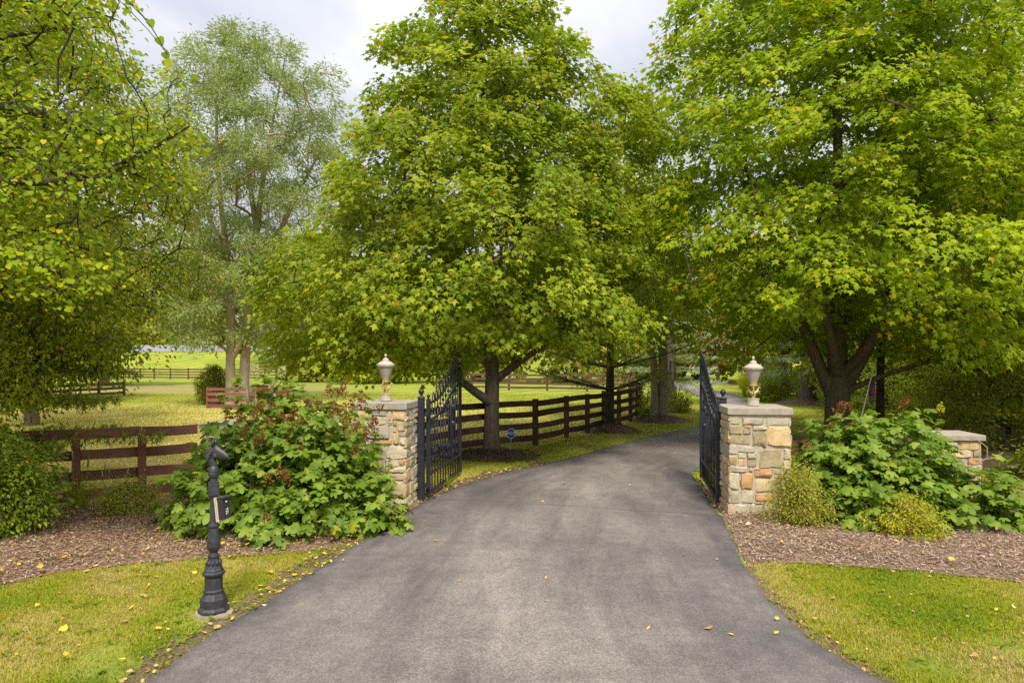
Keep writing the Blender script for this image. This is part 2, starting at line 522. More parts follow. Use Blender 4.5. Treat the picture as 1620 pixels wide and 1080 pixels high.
def asphalt_mat():
    m, N, L, P = new_mat('worn_asphalt')
    g = N.new('ShaderNodeNewGeometry'); pos = g.outputs['Position']
    n1 = noise(N, L, 0.55, 6, 0.6, pos, 0.5)
    mp = N.new('ShaderNodeMapping'); mp.inputs['Scale'].default_value = (1.6, 0.22, 1); mp.inputs['Rotation'].default_value = (0, 0, math.radians(-9))
    L.new(pos, mp.inputs[0])
    n2 = noise(N, L, 1.0, 5, 0.6, mp.outputs[0], 0.4)
    vo = N.new('ShaderNodeTexVoronoi'); vo.inputs['Scale'].default_value = 95; L.new(pos, vo.inputs['Vector'])
    n4 = noise(N, L, 130, 2, 0.6, pos)
    n5 = noise(N, L, 6, 5, 0.7, pos)
    r1 = ramp(N, [(0.33, (0.150, 0.134, 0.121)), (0.50, (0.210, 0.185, 0.166)), (0.66, (0.262, 0.230, 0.204))])
    L.new(n1.outputs['Fac'], r1.inputs[0])
    r2 = ramp(N, [(0.32, (0.72, 0.72, 0.74)), (0.62, (1.12, 1.11, 1.1))]); L.new(n2.outputs['Fac'], r2.inputs[0])
    r5 = ramp(N, [(0.3, (0.84, 0.84, 0.85)), (0.65, (1.08, 1.08, 1.07))]); L.new(n5.outputs['Fac'], r5.inputs[0])
    rv = ramp(N, [(0.0, (0.62, 0.61, 0.61)), (1.0, (1.5, 1.47, 1.42))]); L.new(vo.outputs['Color'], rv.inputs[0])
    r4 = ramp(N, [(0.3, (0.45, 0.45, 0.46)), (0.7, (1.55, 1.53, 1.48))]); L.new(n4.outputs['Fac'], r4.inputs[0])
    c = mixc(N, L, 1, r1.outputs[0], r2.outputs[0], 'MULTIPLY')
    c = mixc(N, L, 1, c, r5.outputs[0], 'MULTIPLY')
    c = mixc(N, L, 0.95, c, rv.outputs[0], 'MULTIPLY')
    c = mixc(N, L, 0.7, c, r4.outputs[0], 'MULTIPLY')
    at = N.new('ShaderNodeAttribute'); at.attribute_name = 'edge'
    ne = noise(N, L, 2.2, 5, 0.7, pos)
    em = N.new('ShaderNodeMath'); em.operation = 'MULTIPLY'; L.new(at.outputs['Fac'], em.inputs[0]); L.new(ne.outputs['Fac'], em.inputs[1])
    e2 = N.new('ShaderNodeMath'); e2.operation = 'MULTIPLY'; e2.inputs[1].default_value = 1.25; e2.use_clamp = True; L.new(em.outputs[0], e2.inputs[0])
    c = mixc(N, L, e2.outputs[0], c, (0.062, 0.058, 0.062))
    al = N.new('ShaderNodeAttribute'); al.attribute_name = 'lane'
    ns = noise(N, L, 1.0, 6, 0.65, al.outputs['Vector'], 0.3)
    rs = ramp(N, [(0.33, (0.66, 0.65, 0.66)), (0.47, (1.0, 1.0, 1.0)), (0.66, (1.15, 1.14, 1.12))]); L.new(ns.outputs['Fac'], rs.inputs[0])
    c = mixc(N, L, .58, c, rs.outputs[0], 'MULTIPLY')
    # paving joint at the gate line, with a darker strip of newer asphalt beyond it
    sm = N.new('ShaderNodeAttribute'); sm.attribute_name = 'seam'
    nj = noise(N, L, 1.6, 4, 0.6, pos)
    sa = N.new('ShaderNodeMath'); sa.operation = 'MULTIPLY_ADD'; sa.inputs[1].default_value = 0.22
    L.new(nj.outputs['Fac'], sa.inputs[0]); L.new(sm.outputs['Fac'], sa.inputs[2])
    ab = N.new('ShaderNodeMath'); ab.operation = 'ABSOLUTE'; L.new(sa.outputs[0], ab.inputs[0])
    mj = N.new('ShaderNodeMapRange'); mj.inputs['From Min'].default_value = 0.008; mj.inputs['From Max'].default_value = 0.028
    mj.inputs['To Min'].default_value = 0.55; mj.inputs['To Max'].default_value = 0; L.new(ab.outputs[0], mj.inputs['Value'])
    c = mixc(N, L, mj.outputs[0], c, (0.07, 0.062, 0.06))
    mb_ = N.new('ShaderNodeMapRange'); mb_.inputs['From Min'].default_value = 0.0; mb_.inputs['From Max'].default_value = 1.6
    mb_.inputs['To Min'].default_value = 0.14; mb_.inputs['To Max'].default_value = 0.0; L.new(ab.outputs[0], mb_.inputs['Value'])
    mb2 = N.new('ShaderNodeMath'); mb2.operation = 'MULTIPLY'; L.new(mb_.outputs[0], mb2.inputs[0]); L.new(n2.outputs['Fac'], mb2.inputs[1])
    c = mixc(N, L, mb2.outputs[0], c, (0.075, 0.068, 0.066))
    # thin wandering cracks
    nc = noise(N, L, 1.3, 3, 0.5, pos)
    vm = N.new('ShaderNodeVectorMath'); vm.operation = 'ADD'; L.new(pos, vm.inputs[0]); L.new(nc.outputs['Color'], vm.inputs[1])
    vc = N.new('ShaderNodeTexVoronoi'); vc.feature = 'DISTANCE_TO_EDGE'; vc.inputs['Scale'].default_value = 0.33; L.new(vm.outputs[0], vc.inputs['Vector'])
    rc = N.new('ShaderNodeMapRange'); rc.inputs['From Min'].default_value = 0.0010; rc.inputs['From Max'].default_value = 0.0035
    rc.inputs['To Min'].default_value = 0.26; rc.inputs['To Max'].default_value = 0
    L.new(vc.outputs['Distance'], rc.inputs['Value'])
    c = mixc(N, L, rc.outputs[0], c, (0.055, 0.05, 0.05))
    L.new(c, P.inputs['Base Color'])
    P.inputs['Roughness'].default_value = 0.85; P.inputs['Specular IOR Level'].default_value = 0.25
    ad = N.new('ShaderNodeMath'); ad.operation = 'ADD'; L.new(vo.outputs['Distance'], ad.inputs[0]); L.new(n4.outputs['Fac'], ad.inputs[1])
    bump(N, L, P, ad.outputs[0], 0.5, 0.006)
    return m


def soil_mat(name, a, b, c, scale=28):
    m, N, L, P = new_mat(name)
    g = N.new('ShaderNodeNewGeometry'); pos = g.outputs['Position']
    n1 = noise(N, L, scale, 6, 0.75, pos)
    n2 = noise(N, L, 1.2, 4, 0.6, pos)
    r = ramp(N, [(0.28, a), (0.5, b), (0.72, c)]); L.new(n1.outputs['Fac'], r.inputs[0])
    r2 = ramp(N, [(0.3, (0.72, 0.7, 0.68)), (0.7, (1.22, 1.2, 1.18))]); L.new(n2.outputs['Fac'], r2.inputs[0])
    L.new(mixc(N, L, 1, r.outputs[0], r2.outputs[0], 'MULTIPLY'), P.inputs['Base Color'])
    P.inputs['Roughness'].default_value = 0.95; P.inputs['Specular IOR Level'].default_value = 0.15
    bump(N, L, P, n1.outputs['Fac'], 1.0, 0.03)
    return m


def attr_mat(name, stops, rough=0.8, trans=0.0):
    m, N, L, P = new_mat(name)
    at = N.new('ShaderNodeAttribute'); at.attribute_name = 'tint'
    r = ramp(N, stops); L.new(at.outputs['Fac'], r.inputs[0]); L.new(r.outputs[0], P.inputs['Base Color'])
    P.inputs['Roughness'].default_value = rough; P.inputs['Specular IOR Level'].default_value = 0.05
    if trans:
        tr = N.new('ShaderNodeBsdfTranslucent'); L.new(r.outputs[0], tr.inputs[0])
        ms = N.new('ShaderNodeMixShader'); ms.inputs[0].default_value = trans
        L.new(P.outputs[0], ms.inputs[1]); L.new(tr.outputs[0], ms.inputs[2]); L.new(ms.outputs[0], N['Material Output'].inputs[0])
    return m


M['ground'] = ground_mat()
M['asphalt'] = asphalt_mat()
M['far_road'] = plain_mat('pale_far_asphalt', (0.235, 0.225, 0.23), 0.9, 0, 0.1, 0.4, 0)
M['mulch_l'] = soil_mat('brown_mulch', (0.12, 0.074, 0.046), (0.28, 0.185, 0.12), (0.43, 0.31, 0.215))
M['mulch_r'] = soil_mat('pale_mulch', (0.13, 0.084, 0.054), (0.26, 0.178, 0.122), (0.41, 0.30, 0.22))
M['mulch_ring'] = soil_mat('dark_mulch', (0.07, 0.042, 0.028), (0.15, 0.098, 0.066), (0.25, 0.17, 0.12))
M['soil'] = soil_mat('bare_soil', (0.10, 0.070, 0.042), (0.195, 0.145, 0.085), (0.28, 0.22, 0.14))
M['chip_l'] = attr_mat('brown_chips', [(0, (0.08, 0.044, 0.024)), (0.5, (0.34, 0.215, 0.13)), (1, (0.64, 0.47, 0.32))])
M['chip_r'] = attr_mat('pale_chips', [(0, (0.10, 0.058, 0.034)), (0.5, (0.315, 0.21, 0.135)), (1, (0.62, 0.47, 0.34))])
M['grass'] = attr_mat('grass_blades', [(0, (0.130, 0.215, 0.012)), (0.42, (0.275, 0.330, 0.014)), (0.75, (0.410, 0.380, 0.030)), (1, (0.54, 0.43, 0.15))], 0.6, 0.35)
M['fallen'] = None


def fallen_mat():
    m, N, L, P = new_mat('fallen_leaf')
    oi = N.new('ShaderNodeObjectInfo')
    r = ramp(N, [(0, (0.60, 0.38, 0.02)), (0.45, (0.72, 0.46, 0.03)), (0.7, (0.40, 0.20, 0.04)), (1, (0.58, 0.46, 0.20))])
    L.new(oi.outputs['Random'], r.inputs[0]); L.new(r.outputs[0], P.inputs['Base Color'])
    P.inputs['Roughness'].default_value = 0.6
    return m


M['fallen'] = fallen_mat()
M['litter'] = attr_mat('leaf_litter', [(0, (0.16, 0.085, 0.03)), (0.5, (0.36, 0.20, 0.05)), (1, (0.55, 0.42, 0.16))], 0.7)


# ------------------------------------------------------------------ leaves, crowns, limbs
def fan(outline, centre):
    V = np.array(list(outline) + [centre], float)
    n = len(outline)
    return V, np.array([(n, i, (i + 1) % n) for i in range(n)])


def mirror(right, tip):
    return right + [tip] + [(-x, y, z) for x, y, z in right[::-1]]


T_MAPLE = fan([(0, 0, 0)] + mirror([(.32, .03, -.07), (.22, .27, 0), (.56, .50, -.13), (.19, .58, 0)], (0, 1, -.16)), (0, .40, .05))
T_HYDR = fan([(0, 0, 0)] + mirror([(.26, -.03, -.03), (.44, .13, -.09), (.25, .27, 0), (.55, .45, -.10), (.50, .62, -.10), (.22, .57, 0), (.22, .80, -.08)], (0, 1, -.17)), (0, .42, .07))
T_HEART = fan([(0, 0, 0)] + mirror([(.30, -.06, .03), (.50, .20, .03), (.38, .58, -.02)], (0, 1, -.10)), (0, .38, -.05))
T_OVATE = (np.array([(0, 0, 0), (.22, .25, .04), (.23, .55, .03), (0, 1, -.08), (-.23, .55, .03), (-.22, .25, .04)], float),
           np.array([(0, 1, 2), (0, 2, 3), (0, 3, 4), (0, 4, 5)]))
T_KITE = (np.array([(0, 0, 0), (.42, .42, -.05), (0, 1, -.12), (-.42, .42, -.05)], float), np.array([(0, 1, 2), (0, 2, 3)]))
T_SLIM = (np.array([(0, 0, 0), (.13, .45, .02), (0, 1, -.06), (-.13, .45, .02)], float), np.array([(0, 1, 2), (0, 2, 3)]))


def tuft(n, w, spread, seed):
    r = np.random.default_rng(seed)
    V, F = [], []
    for i in range(n):
        az = 2 * PI * i / n + r.uniform(-.3, .3); sp = spread * r.uniform(.5, 1.1)
        d = np.array((math.sin(sp) * math.cos(az), math.cos(sp), math.sin(sp) * math.sin(az))) * r.uniform(.75, 1.05)
        s_ = np.cross(d, (0.3, 0.2, 1)); s_ /= np.linalg.norm(s_)
        k = len(V)
        V += [s_ * w, -s_ * w, d]
        F.append((k, k + 1, k + 2))
    return np.array(V), np.array(F)


T_PINE = tuft(9, .035, 0.95, 3)
T_SPRUCE = tuft(9, .05, 1.15, 5)


def inst(T, pos, dr, nor, sc, widen=None):
    tv, tf = T
    dr = dr / (np.linalg.norm(dr, axis=1)[:, None] + 1e-9)
    nor = nor - dr * np.sum(nor * dr, 1)[:, None]
    nor /= np.linalg.norm(nor, axis=1)[:, None] + 1e-9
    side = np.cross(dr, nor)
    w = np.ones(len(pos)) if widen is None else widen
    V = pos[:, None] + sc[:, None, None] * (tv[None, :, 0:1] * (side * w[:, None])[:, None] + tv[None, :, 1:2] * dr[:, None] + tv[None, :, 2:3] * nor[:, None])
    F = tf[None] + (np.arange(len(pos)) * len(tv))[:, None, None]
    return V.reshape(-1, 3), F.reshape(-1, 3), len(tf)


def rand_unit(rng, n):
    v = rng.normal(size=(n, 3))
    return v / np.linalg.norm(v, axis=1)[:, None]


def in_view(P, margin=1.02):
    d = np.maximum(P[:, 1], 0.1)
    u = P[:, 0] / d * 1100 / 810
    v = ((P[:, 2] - EYE) / d * 1100 - 28) / 540
    return (P[:, 1] > 0.5) & (np.abs(u) < margin) & (np.abs(v) < margin)


def crown_points(prof, n, rng, lump=0.16, outer=0.42, phase=None, az_range=None):
    """prof rows (z, cx, cy, rx, ry). Points crowd to the outside of a lumpy solid of revolution."""
    prof = np.array(prof, float)
    zz = np.linspace(prof[0, 0], prof[-1, 0], 200)
    rr = np.interp(zz, prof[:, 0], (prof[:, 3] + prof[:, 4]) / 2)
    w = np.maximum(rr, 0.05) ** 1.25; w /= w.sum()
    z = rng.choice(zz, n, p=w) + rng.uniform(-.5, .5, n) * (zz[1] - zz[0])
    az = rng.uniform(0, 2 * PI, n) if az_range is None else rng.uniform(*az_range, n)
    ph = rng.uniform(0, 6.28, 6)
    L = 1 + lump * (np.sin(3 * az + ph[0] + z * .9) * .5 + np.sin(5 * az + ph[1] - z * 1.7) * .45 + np.sin(2 * az + ph[2] + z * 2.6) * .4 + np.sin(8 * az + ph[3] + z * 3.1) * .3)
    u = rng.uniform(0, 1, n) ** outer * L
    g = lambda k: np.interp(z, prof[:, 0], prof[:, k])
    ox, oy = np.cos(az), np.sin(az)
    P = np.c_[g(1) + ox * u * g(3), g(2) + oy * u * g(4), z]
    dz = np.gradient(np.interp(zz, prof[:, 0], (prof[:, 3] + prof[:, 4]) / 2), zz)
    up = -np.interp(z, zz, dz)
    O = np.c_[ox, oy, np.clip(up, -.9, 2.5)]
    O /= np.linalg.norm(O, axis=1)[:, None]
    return P, O


def grow(trunks, pts, rng, tip=0.006, expo=2.3, arch=0.10, down_pen=0.55, steps=4):
    """Skeleton: trunk polylines, then every cluster centre tied to the nearest limb. Returns segment arrays and trunk polylines."""
    pos, par, rad0, is_trunk = [], [], [], []
    for tl in trunks:
        tl = np.array(tl, float)
        if pos:
            d = np.linalg.norm(np.array(pos) - tl[0, :3], axis=1); p = int(np.argmin(d))
        else:
            p = -1
        for q in tl:
            pos.append(q[:3]); par.append(p); rad0.append(q[3]); is_trunk.append(True); p = len(pos) - 1
    base = np.array(pos[0])
    order = np.argsort(np.linalg.norm(pts - (base + np.array((0, 0, 1.5))), axis=1))
    cap = len(pos) + len(pts) * steps + 4
    A = np.zeros((cap, 3)); A[:len(pos)] = pos
    n = len(pos)
    for i in order:
        p = pts[i]
        dlt = p - A[:n]
        d = np.linalg.norm(dlt, axis=1)
        cost = d * (1 + down_pen * np.clip(-dlt[:, 2] / (d + 1e-6) + 0.15, 0, 1)) + 0.02 * np.linalg.norm(A[:n] - base, axis=1)
        j = int(np.argmin(cost))
        a = A[j]; ln = np.linalg.norm(p - a)
        c = (a + p) / 2 + np.array((0, 0, arch * ln)) + rng.normal(size=3) * 0.06 * ln
        pj = j
        for s in range(1, steps + 1):
            t = s / steps
            A[n] = (1 - t) ** 2 * a + 2 * t * (1 - t) * c + t * t * p
            par.append(pj); rad0.append(0); is_trunk.append(False); pj = n; n += 1
    A = A[:n]; par = np.array(par)
    acc = np.zeros(n)
    for i in range(n - 1, -1, -1):
        if acc[i] == 0:
            acc[i] = tip ** expo
        if par[i] >= 0:
            acc[par[i]] += acc[i]
    r = np.maximum(acc ** (1 / expo), 0)
    r0 = np.array(rad0)
    r = np.where(r0 > 0, r0, np.minimum(r, 0.5 * max(r0)))
    for i in range(n):
        if r0[i] == 0 and par[i] >= 0:
            r[i] = min(r[i], r[par[i]])
    tw = np.array([i for i in range(n) if not is_trunk[i]], int)
    return A[par[tw]], A[tw], r[par[tw]], r[tw]


def seg_mesh(p0, p1, r0, r1, sides=5):
    T = p1 - p0; T = T / (np.linalg.norm(T, axis=1)[:, None] + 1e-9)
    ref = np.where(np.abs(T[:, 2:3]) < .9, np.array([[0, 0, 1.]]), np.array([[1., 0, 0]]))
    a = np.cross(T, ref); a /= np.linalg.norm(a, axis=1)[:, None] + 1e-9
    b = np.cross(T, a)
    ang = 2 * PI * np.arange(sides) / sides
    ring = np.cos(ang)[None, :, None] * a[:, None] + np.sin(ang)[None, :, None] * b[:, None]
    V = np.concatenate([p0[:, None] + ring * r0[:, None, None], p1[:, None] + ring * r1[:, None, None]], 1)
    k = np.arange(sides); k2 = (k + 1) % sides
    f = np.c_[k, k2, k2 + sides, k + sides]
    F = f[None] + (np.arange(len(p0)) * 2 * sides)[:, None, None]
    return V.reshape(-1, 3), F.reshape(-1, 4)


def trunk_tubes(trunks, sides=10):
    mb = MB()
    for tl in trunks:
        tl = np.array(tl, float)
        if len(tl) > 2:      # smooth the polyline
            t = np.arange(len(tl)); tt = np.linspace(0, len(tl) - 1, (len(tl) - 1) * 3 + 1)
            tl = np.c_[[np.interp(tt, t, tl[:, k]) for k in range(4)]].T
            for _ in range(2):
                tl[1:-1] = (tl[:-2] + 2 * tl[1:-1] + tl[2:]) / 4
        mb.tube(tl[:, :3], tl[:, 3], sides)
    by = [f for f in mb.F]
    return np.concatenate(mb.V), by


def trunk_object(root, mat, trunks, segs, sides=10, seg_sides=5, name='trunk'):
    V1, F1 = trunk_tubes(trunks, sides)
    quads = np.array([f for f in F1 if len(f) == 4] or np.zeros((0, 4)), int).reshape(-1, 4)
    V = [V1]; Q = [quads]
    if segs is not None:
        V2, F2 = seg_mesh(*segs, seg_sides)
        V.append(V2); Q.append(F2 + len(V1))
    me = fast_mesh(name, np.concatenate(V) - np.array(root.location), np.concatenate(Q), None, True)
    return link(name, me, root, mat)


def sprays(P, O, n_per, R, size, rng, flat=0.07, up=0.85, out=0.5, wob=0.36, droop=0.45, tint_c=0.5, age_p=0.02, age_top=0.0):
    """n_per leaves round each cluster centre on a tilted, slightly domed disc."""
    n = len(P) * n_per
    c = np.repeat(P, n_per, 0); o = np.repeat(O, n_per, 0)
    nc = O * out + np.array((0, 0, up)) + rng.normal(size=(len(P), 3)) * .22
    nc /= np.linalg.norm(nc, axis=1)[:, None]
    nn = np.repeat(nc, n_per, 0)
    t = rand_unit(rng, n); t -= nn * np.sum(t * nn, 1)[:, None]; t /= np.linalg.norm(t, axis=1)[:, None] + 1e-9
    r = R * np.repeat(rng.uniform(.65, 1.25, len(P)), n_per) * rng.uniform(0, 1, n) ** .55
    pos = c + t * r[:, None] + nn * (rng.normal(size=n) * flat - (r / R) ** 2 * flat * 1.2)[:, None]
    nor = nn + rng.normal(size=(n, 3)) * wob
    dr = t * .8 + o * .5 + np.array((0, 0, -droop)) + rng.normal(size=(n, 3)) * .35
    sc = size * rng.uniform(.55, 1.3, n)
    tint = np.clip(tint_c + np.repeat(rng.normal(size=len(P)) * .17, n_per) + rng.normal(size=n) * .17, 0, 1)
    age = (rng.uniform(size=n) < age_p + age_top * np.repeat(rng.uniform(size=len(P)) < .10, n_per)) * rng.uniform(.4, 1, n)
    return pos, dr, nor, sc, tint, age


def crown_object(root, mat, parts, name='crown'):
    """parts: list of (template, pos, dr, nor, sc, tint, age[, widen])."""
    Vs, Fs, ti, ag, k = [], [], [], [], 0
    for p in parts:
        V, F, m = inst(p[0], *p[1:5], *(p[7:8]))
        Vs.append(V); Fs.append(F + k); k += len(V)
        ti.append(np.repeat(p[5], m)); ag.append(np.repeat(p[6], m))
    me = fast_mesh(name, np.concatenate(Vs) - np.array(root.location), np.concatenate(Fs), {'tint': np.concatenate(ti), 'age': np.concatenate(ag)})
    o = link(name, me, root, mat)
    o['kind'] = 'stuff'
    return o


_single = {}


def leaf_objects(root, T, key, pos, dr, nor, sc):
    """single leaves, one object each, all sharing one mesh."""
    kk = (id(T), key)
    if kk not in _single:
        me = fast_mesh('leaf', T[0], T[1])
        me.materials.append(M[key + '_leaf'])
        _single[kk] = me
    me = _single[kk]
    base = np.array(root.location)
    for p, d, n, s in zip(pos, dr, nor, sc):
        d = d / np.linalg.norm(d); n = n - d * n.dot(d); n /= np.linalg.norm(n); x = np.cross(d, n)
        o = bpy.data.objects.new('leaf', me)
        COL.objects.link(o)
        o.parent = root
        q = p - base
        o.matrix_basis = Matrix(((x[0] * s, d[0] * s, n[0] * s, q[0]), (x[1] * s, d[1] * s, n[1] * s, q[1]), (x[2] * s, d[2] * s, n[2] * s, q[2]), (0, 0, 0, 1)))


def split_near(arr, k, rng):
    """indices of the k leaves nearest the camera inside the picture, and the rest."""
    pos = arr[0]
    d = np.linalg.norm(pos - np.array((0, 0, EYE)), axis=1)
    d = np.where(in_view(pos, .98), d, 1e6)
    near = np.argsort(d)[:k]
    mask = np.zeros(len(pos), bool); mask[near] = True
    return mask


def clump(P, O, k, f, rng):
    """pull the cluster centres towards k of their number, so that the crown breaks into sprays with gaps between."""
    c = rng.choice(len(P), k, replace=False)
    d = np.linalg.norm((P[:, None] - P[c][None]) * np.array((1, 1, 1.5)), axis=2)
    j = d.argmin(1)
    return P + (P[c][j] - P) * f * np.array((.8, .8, 1.15)), O


def broad_tree(name, label, base, trunks, prof, n_cl, n_per, R, size, key, bark, seed, T=T_MAPLE, singles=0, lump=.16, outer=.42,
               group=None, cat='tree', extra_pts=None, tip=.006, arch=.10, kite=True, clumps=None, keep=None, **kw):
    rng = np.random.default_rng(seed)
    root = thing(name, base, label, cat, group)
    P, O = crown_points(prof, n_cl, rng, lump, outer)
    if clumps:
        P, O = clump(P, O, *clumps, rng)
    if keep is not None:
        m_ = keep(P); P, O = P[m_], O[m_]
    if extra_pts is not None:
        P = np.concatenate([P, extra_pts[0]]); O = np.concatenate([O, extra_pts[1]])
    segs = grow(trunks, P, rng, tip=tip, arch=arch)
    trunk_object(root, M[bark], trunks, segs)
    arr = sprays(P, O, n_per, R, size, rng, **kw)
    parts = []
    mask = np.zeros(len(arr[0]), bool)
    if singles:
        mask = split_near(arr, singles, rng)
        leaf_objects(root, T, key, *[a[mask] for a in arr[:4]])
    rest = ~mask
    if kite:
        c = np.array([(np.interp(z, [p[0] for p in prof], [p[2] for p in prof])) for z in arr[0][:, 2]])
        far = rest & (arr[0][:, 1] > c + 0.6)
        parts.append((T_KITE, *[a[far] for a in arr]))
        rest = rest & ~far
    parts.append((T, *[a[rest] for a in arr]))
    crown_object(root, M[key], parts)
    return root


# ------------------------------------------------------------------ ground, driveway, beds
def build_ground():
    xs = np.concatenate([np.linspace(-400, -60, 18), np.linspace(-55, 55, 45), np.linspace(60, 400, 18)])
    ys = np.concatenate([np.linspace(-60, 60, 25), np.linspace(64, 124, 31), np.linspace(135, 900, 24)])
    X, Y = np.meshgrid(xs, ys)
    V = np.c_[X.ravel(), Y.ravel(), terrain(X, Y).ravel()]
    nx = len(xs)
    i = np.arange((len(ys) - 1) * (nx - 1)); r, c = i // (nx - 1), i % (nx - 1)
    F = np.c_[r * nx + c, r * nx + c + 1, (r + 1) * nx + c + 1, (r + 1) * nx + c]
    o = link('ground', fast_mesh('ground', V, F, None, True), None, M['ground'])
    tag(o, kind='structure')


build_ground()

DL = np.array([(-7.5, -2.5), (-4.2, 0.2), (-2.85, 2.0), (-2.42, 3.2), (-2.235, 4.275), (-2.16, 4.95), (-2.01, 5.66), (-1.83, 6.5), (-1.675, 7.37), (-1.454, 8.42),
               (-1.234, 9.56), (-1.03, 10.33), (-.61, 11.23), (-.11, 12.16), (.47, 12.88), (1.13, 13.85), (1.93, 15.2), (2.91, 16.84), (4.05, 18.55),
               (5.49, 20.46), (7.4, 25), (9, 31), (9.9, 36.5), (10.6, 41.5), (11, 45.6), (11.3, 54), (10.2, 64)])
DR = np.array([(9.0, -2.5), (5.2, 0.2), (3.4, 2.0), (2.62, 3.2), (2.254, 4.275), (2.12, 4.75), (2.09, 5.3), (2.12, 5.9), (2.214, 6.6), (2.38, 7.45),
               (2.60, 8.45), (2.66, 9.2), (2.83, 10.2), (2.98, 11.2), (3.14, 12.2), (3.75, 13.2), (4.5, 14.3), (5.7, 16.6), (6.4, 18.0),
               (7.0, 19.5), (8.3, 23.2), (9.9, 29), (11.4, 34), (12.5, 39), (13, 44.7), (13.6, 54), (12.8, 64)])


def resample(P, n):
    t = np.linspace(0, 1, len(P)); tt = np.linspace(0, 1, n)
    Q = np.c_[np.interp(tt, t, P[:, 0]), np.interp(tt, t, P[:, 1])]
    for _ in range(3):
        Q[1:-1] = (Q[:-2] + 2 * Q[1:-1] + Q[2:]) / 4
    return Q


NL = 320
dl, dr_ = resample(DL, NL), resample(DR, NL)
wob = np.convolve(RNG.normal(size=NL), np.ones(3) / 3, 'same') * .018
dl[:, 0] += wob; dr_[:, 0] += np.convolve(RNG.normal(size=NL), np.ones(3) / 3, 'same') * .016
DRIVE_POLY = np.concatenate([dl, dr_[::-1]])


def in_poly(P, poly):
    x, y = P[:, 0], P[:, 1]
    inside = np.zeros(len(P), bool)
    a = poly; b = np.roll(poly, -1, 0)
    for (x0, y0), (x1, y1) in zip(a, b):
        if y0 == y1:
            continue
        c = ((y0 > y) != (y1 > y)) & (x < (x1 - x0) * (y - y0) / (y1 - y0) + x0)
        inside ^= c
    return inside


def build_drive():
    cols = np.array([0, .03, .08, .2, .35, .5, .65, .8, .92, .97, 1])
    z = .022 + .02 * np.sin(PI * cols) ** .7
    V = []; E = []
    for i in range(NL):
        p = dl[i][None] * (1 - cols[:, None]) + dr_[i][None] * cols[:, None]
        row = np.c_[p, z]
        row = np.concatenate([[[*dl[i], -.02]], row, [[*dr_[i], -.02]]])
        V.append(row)
    V = np.concatenate(V); nc = len(cols) + 2
    i = np.arange((NL - 1) * (nc - 1)); r, c = i // (nc - 1), i % (nc - 1)
    F = np.c_[r * nc + c, r * nc + c + 1, (r + 1) * nc + c + 1, (r + 1) * nc + c]
    me = fast_mesh('driveway', V, F, None, True)
    at = me.attributes.new('edge', 'FLOAT', 'POINT')
    e = np.interp(np.concatenate([[0], cols, [1]]), [0, .05, .22, .4, .6, .8, .95, 1], [1, .85, .45, .12, .12, .4, .85, 1])
    at.data.foreach_set('value', np.tile(e, NL).astype(np.float32))
    run = np.r_[0, np.cumsum(np.linalg.norm(np.diff((dl + dr_) / 2, axis=0), axis=1))]
    acr = np.concatenate([[0], cols, [1]])
    i0 = int(np.argmin(np.abs((dl[:, 1] + dr_[:, 1]) / 2 - 9.3)))
    sm = me.attributes.new('seam', 'FLOAT', 'POINT')
    sm.data.foreach_set('value', np.repeat(run - run[i0] - .1, nc).astype(np.float32))
    lane = me.attributes.new('lane', 'FLOAT_VECTOR', 'POINT')
    lane.data.foreach_set('vector', np.stack([np.tile(acr * 16, NL), np.repeat(run * .26, nc), np.zeros(NL * nc)], 1).astype(np.float32).ravel())
    o = link('driveway', me, None, M['asphalt'])
    tag(o, kind='structure')


build_drive()

# distant road across the rise on the left
def build_far_road():
    xs = np.linspace(-120, -12, 70)
    near = 96.0 - 2.5 * np.cos((xs + 50) / 22) ; far = near + 9
    V = np.concatenate([np.c_[xs, near, terrain(xs, near) + .05], np.c_[xs, (near + far) / 2, terrain(xs, (near + far) / 2) + .12], np.c_[xs, far, terrain(xs, far) + .05]])
    n = len(xs); k = np.arange(n - 1)
    F = np.concatenate([np.c_[k, k + 1, k + 1 + n, k + n], np.c_[k + n, k + 1 + n, k + 1 + 2 * n, k + 2 * n]])
    tag(link('road', fast_mesh('road', V, F, None, True), None, M['far_road']), kind='structure')


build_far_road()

ML_FRONT = np.array([(-7.5, 5.2), (-5.4, 5.75), (-4.48, 6.08), (-4.19, 6.5), (-3.74, 6.74), (-3.2, 6.9), (-2.63, 7.06), (-2.1, 7.2), (-1.75, 7.5), (-1.66, 7.7)])
ML_BACK = np.array([(-1.50, 8.4), (-1.30, 9.3), (-1.35, 9.9), (-2.2, 10.1), (-3.2, 10.1), (-4.4, 10.0), (-5.4, 9.6), (-6.4, 9.0), (-7.5, 8.4)])
MR_FRONT = np.array([(2.28, 6.74), (2.6, 6.77), (3.0, 6.74), (3.54, 6.59), (4.04, 6.44), (4.56, 6.2), (5.6, 5.7), (7.2, 5.0)])
MR_BACK = np.array([(9.5, 6.0), (10, 8.5), (9.5, 11.0), (7.0, 10.2), (6.6, 9.9), (5.4, 9.7), (3.6, 9.45), (2.78, 9.5), (2.70, 9.0), (2.63, 8.45), (2.40, 7.45)])


def jitter_line(P, n, amp, rng):
    d = np.r_[0, np.cumsum(np.linalg.norm(np.diff(P, axis=0), axis=1))]
    t = np.linspace(0, d[-1], n)
    Q = np.c_[np.interp(t, d, P[:, 0]), np.interp(t, d, P[:, 1])]
    Q[1:-1] += rng.normal(size=(n - 2, 2)) * amp
    return Q


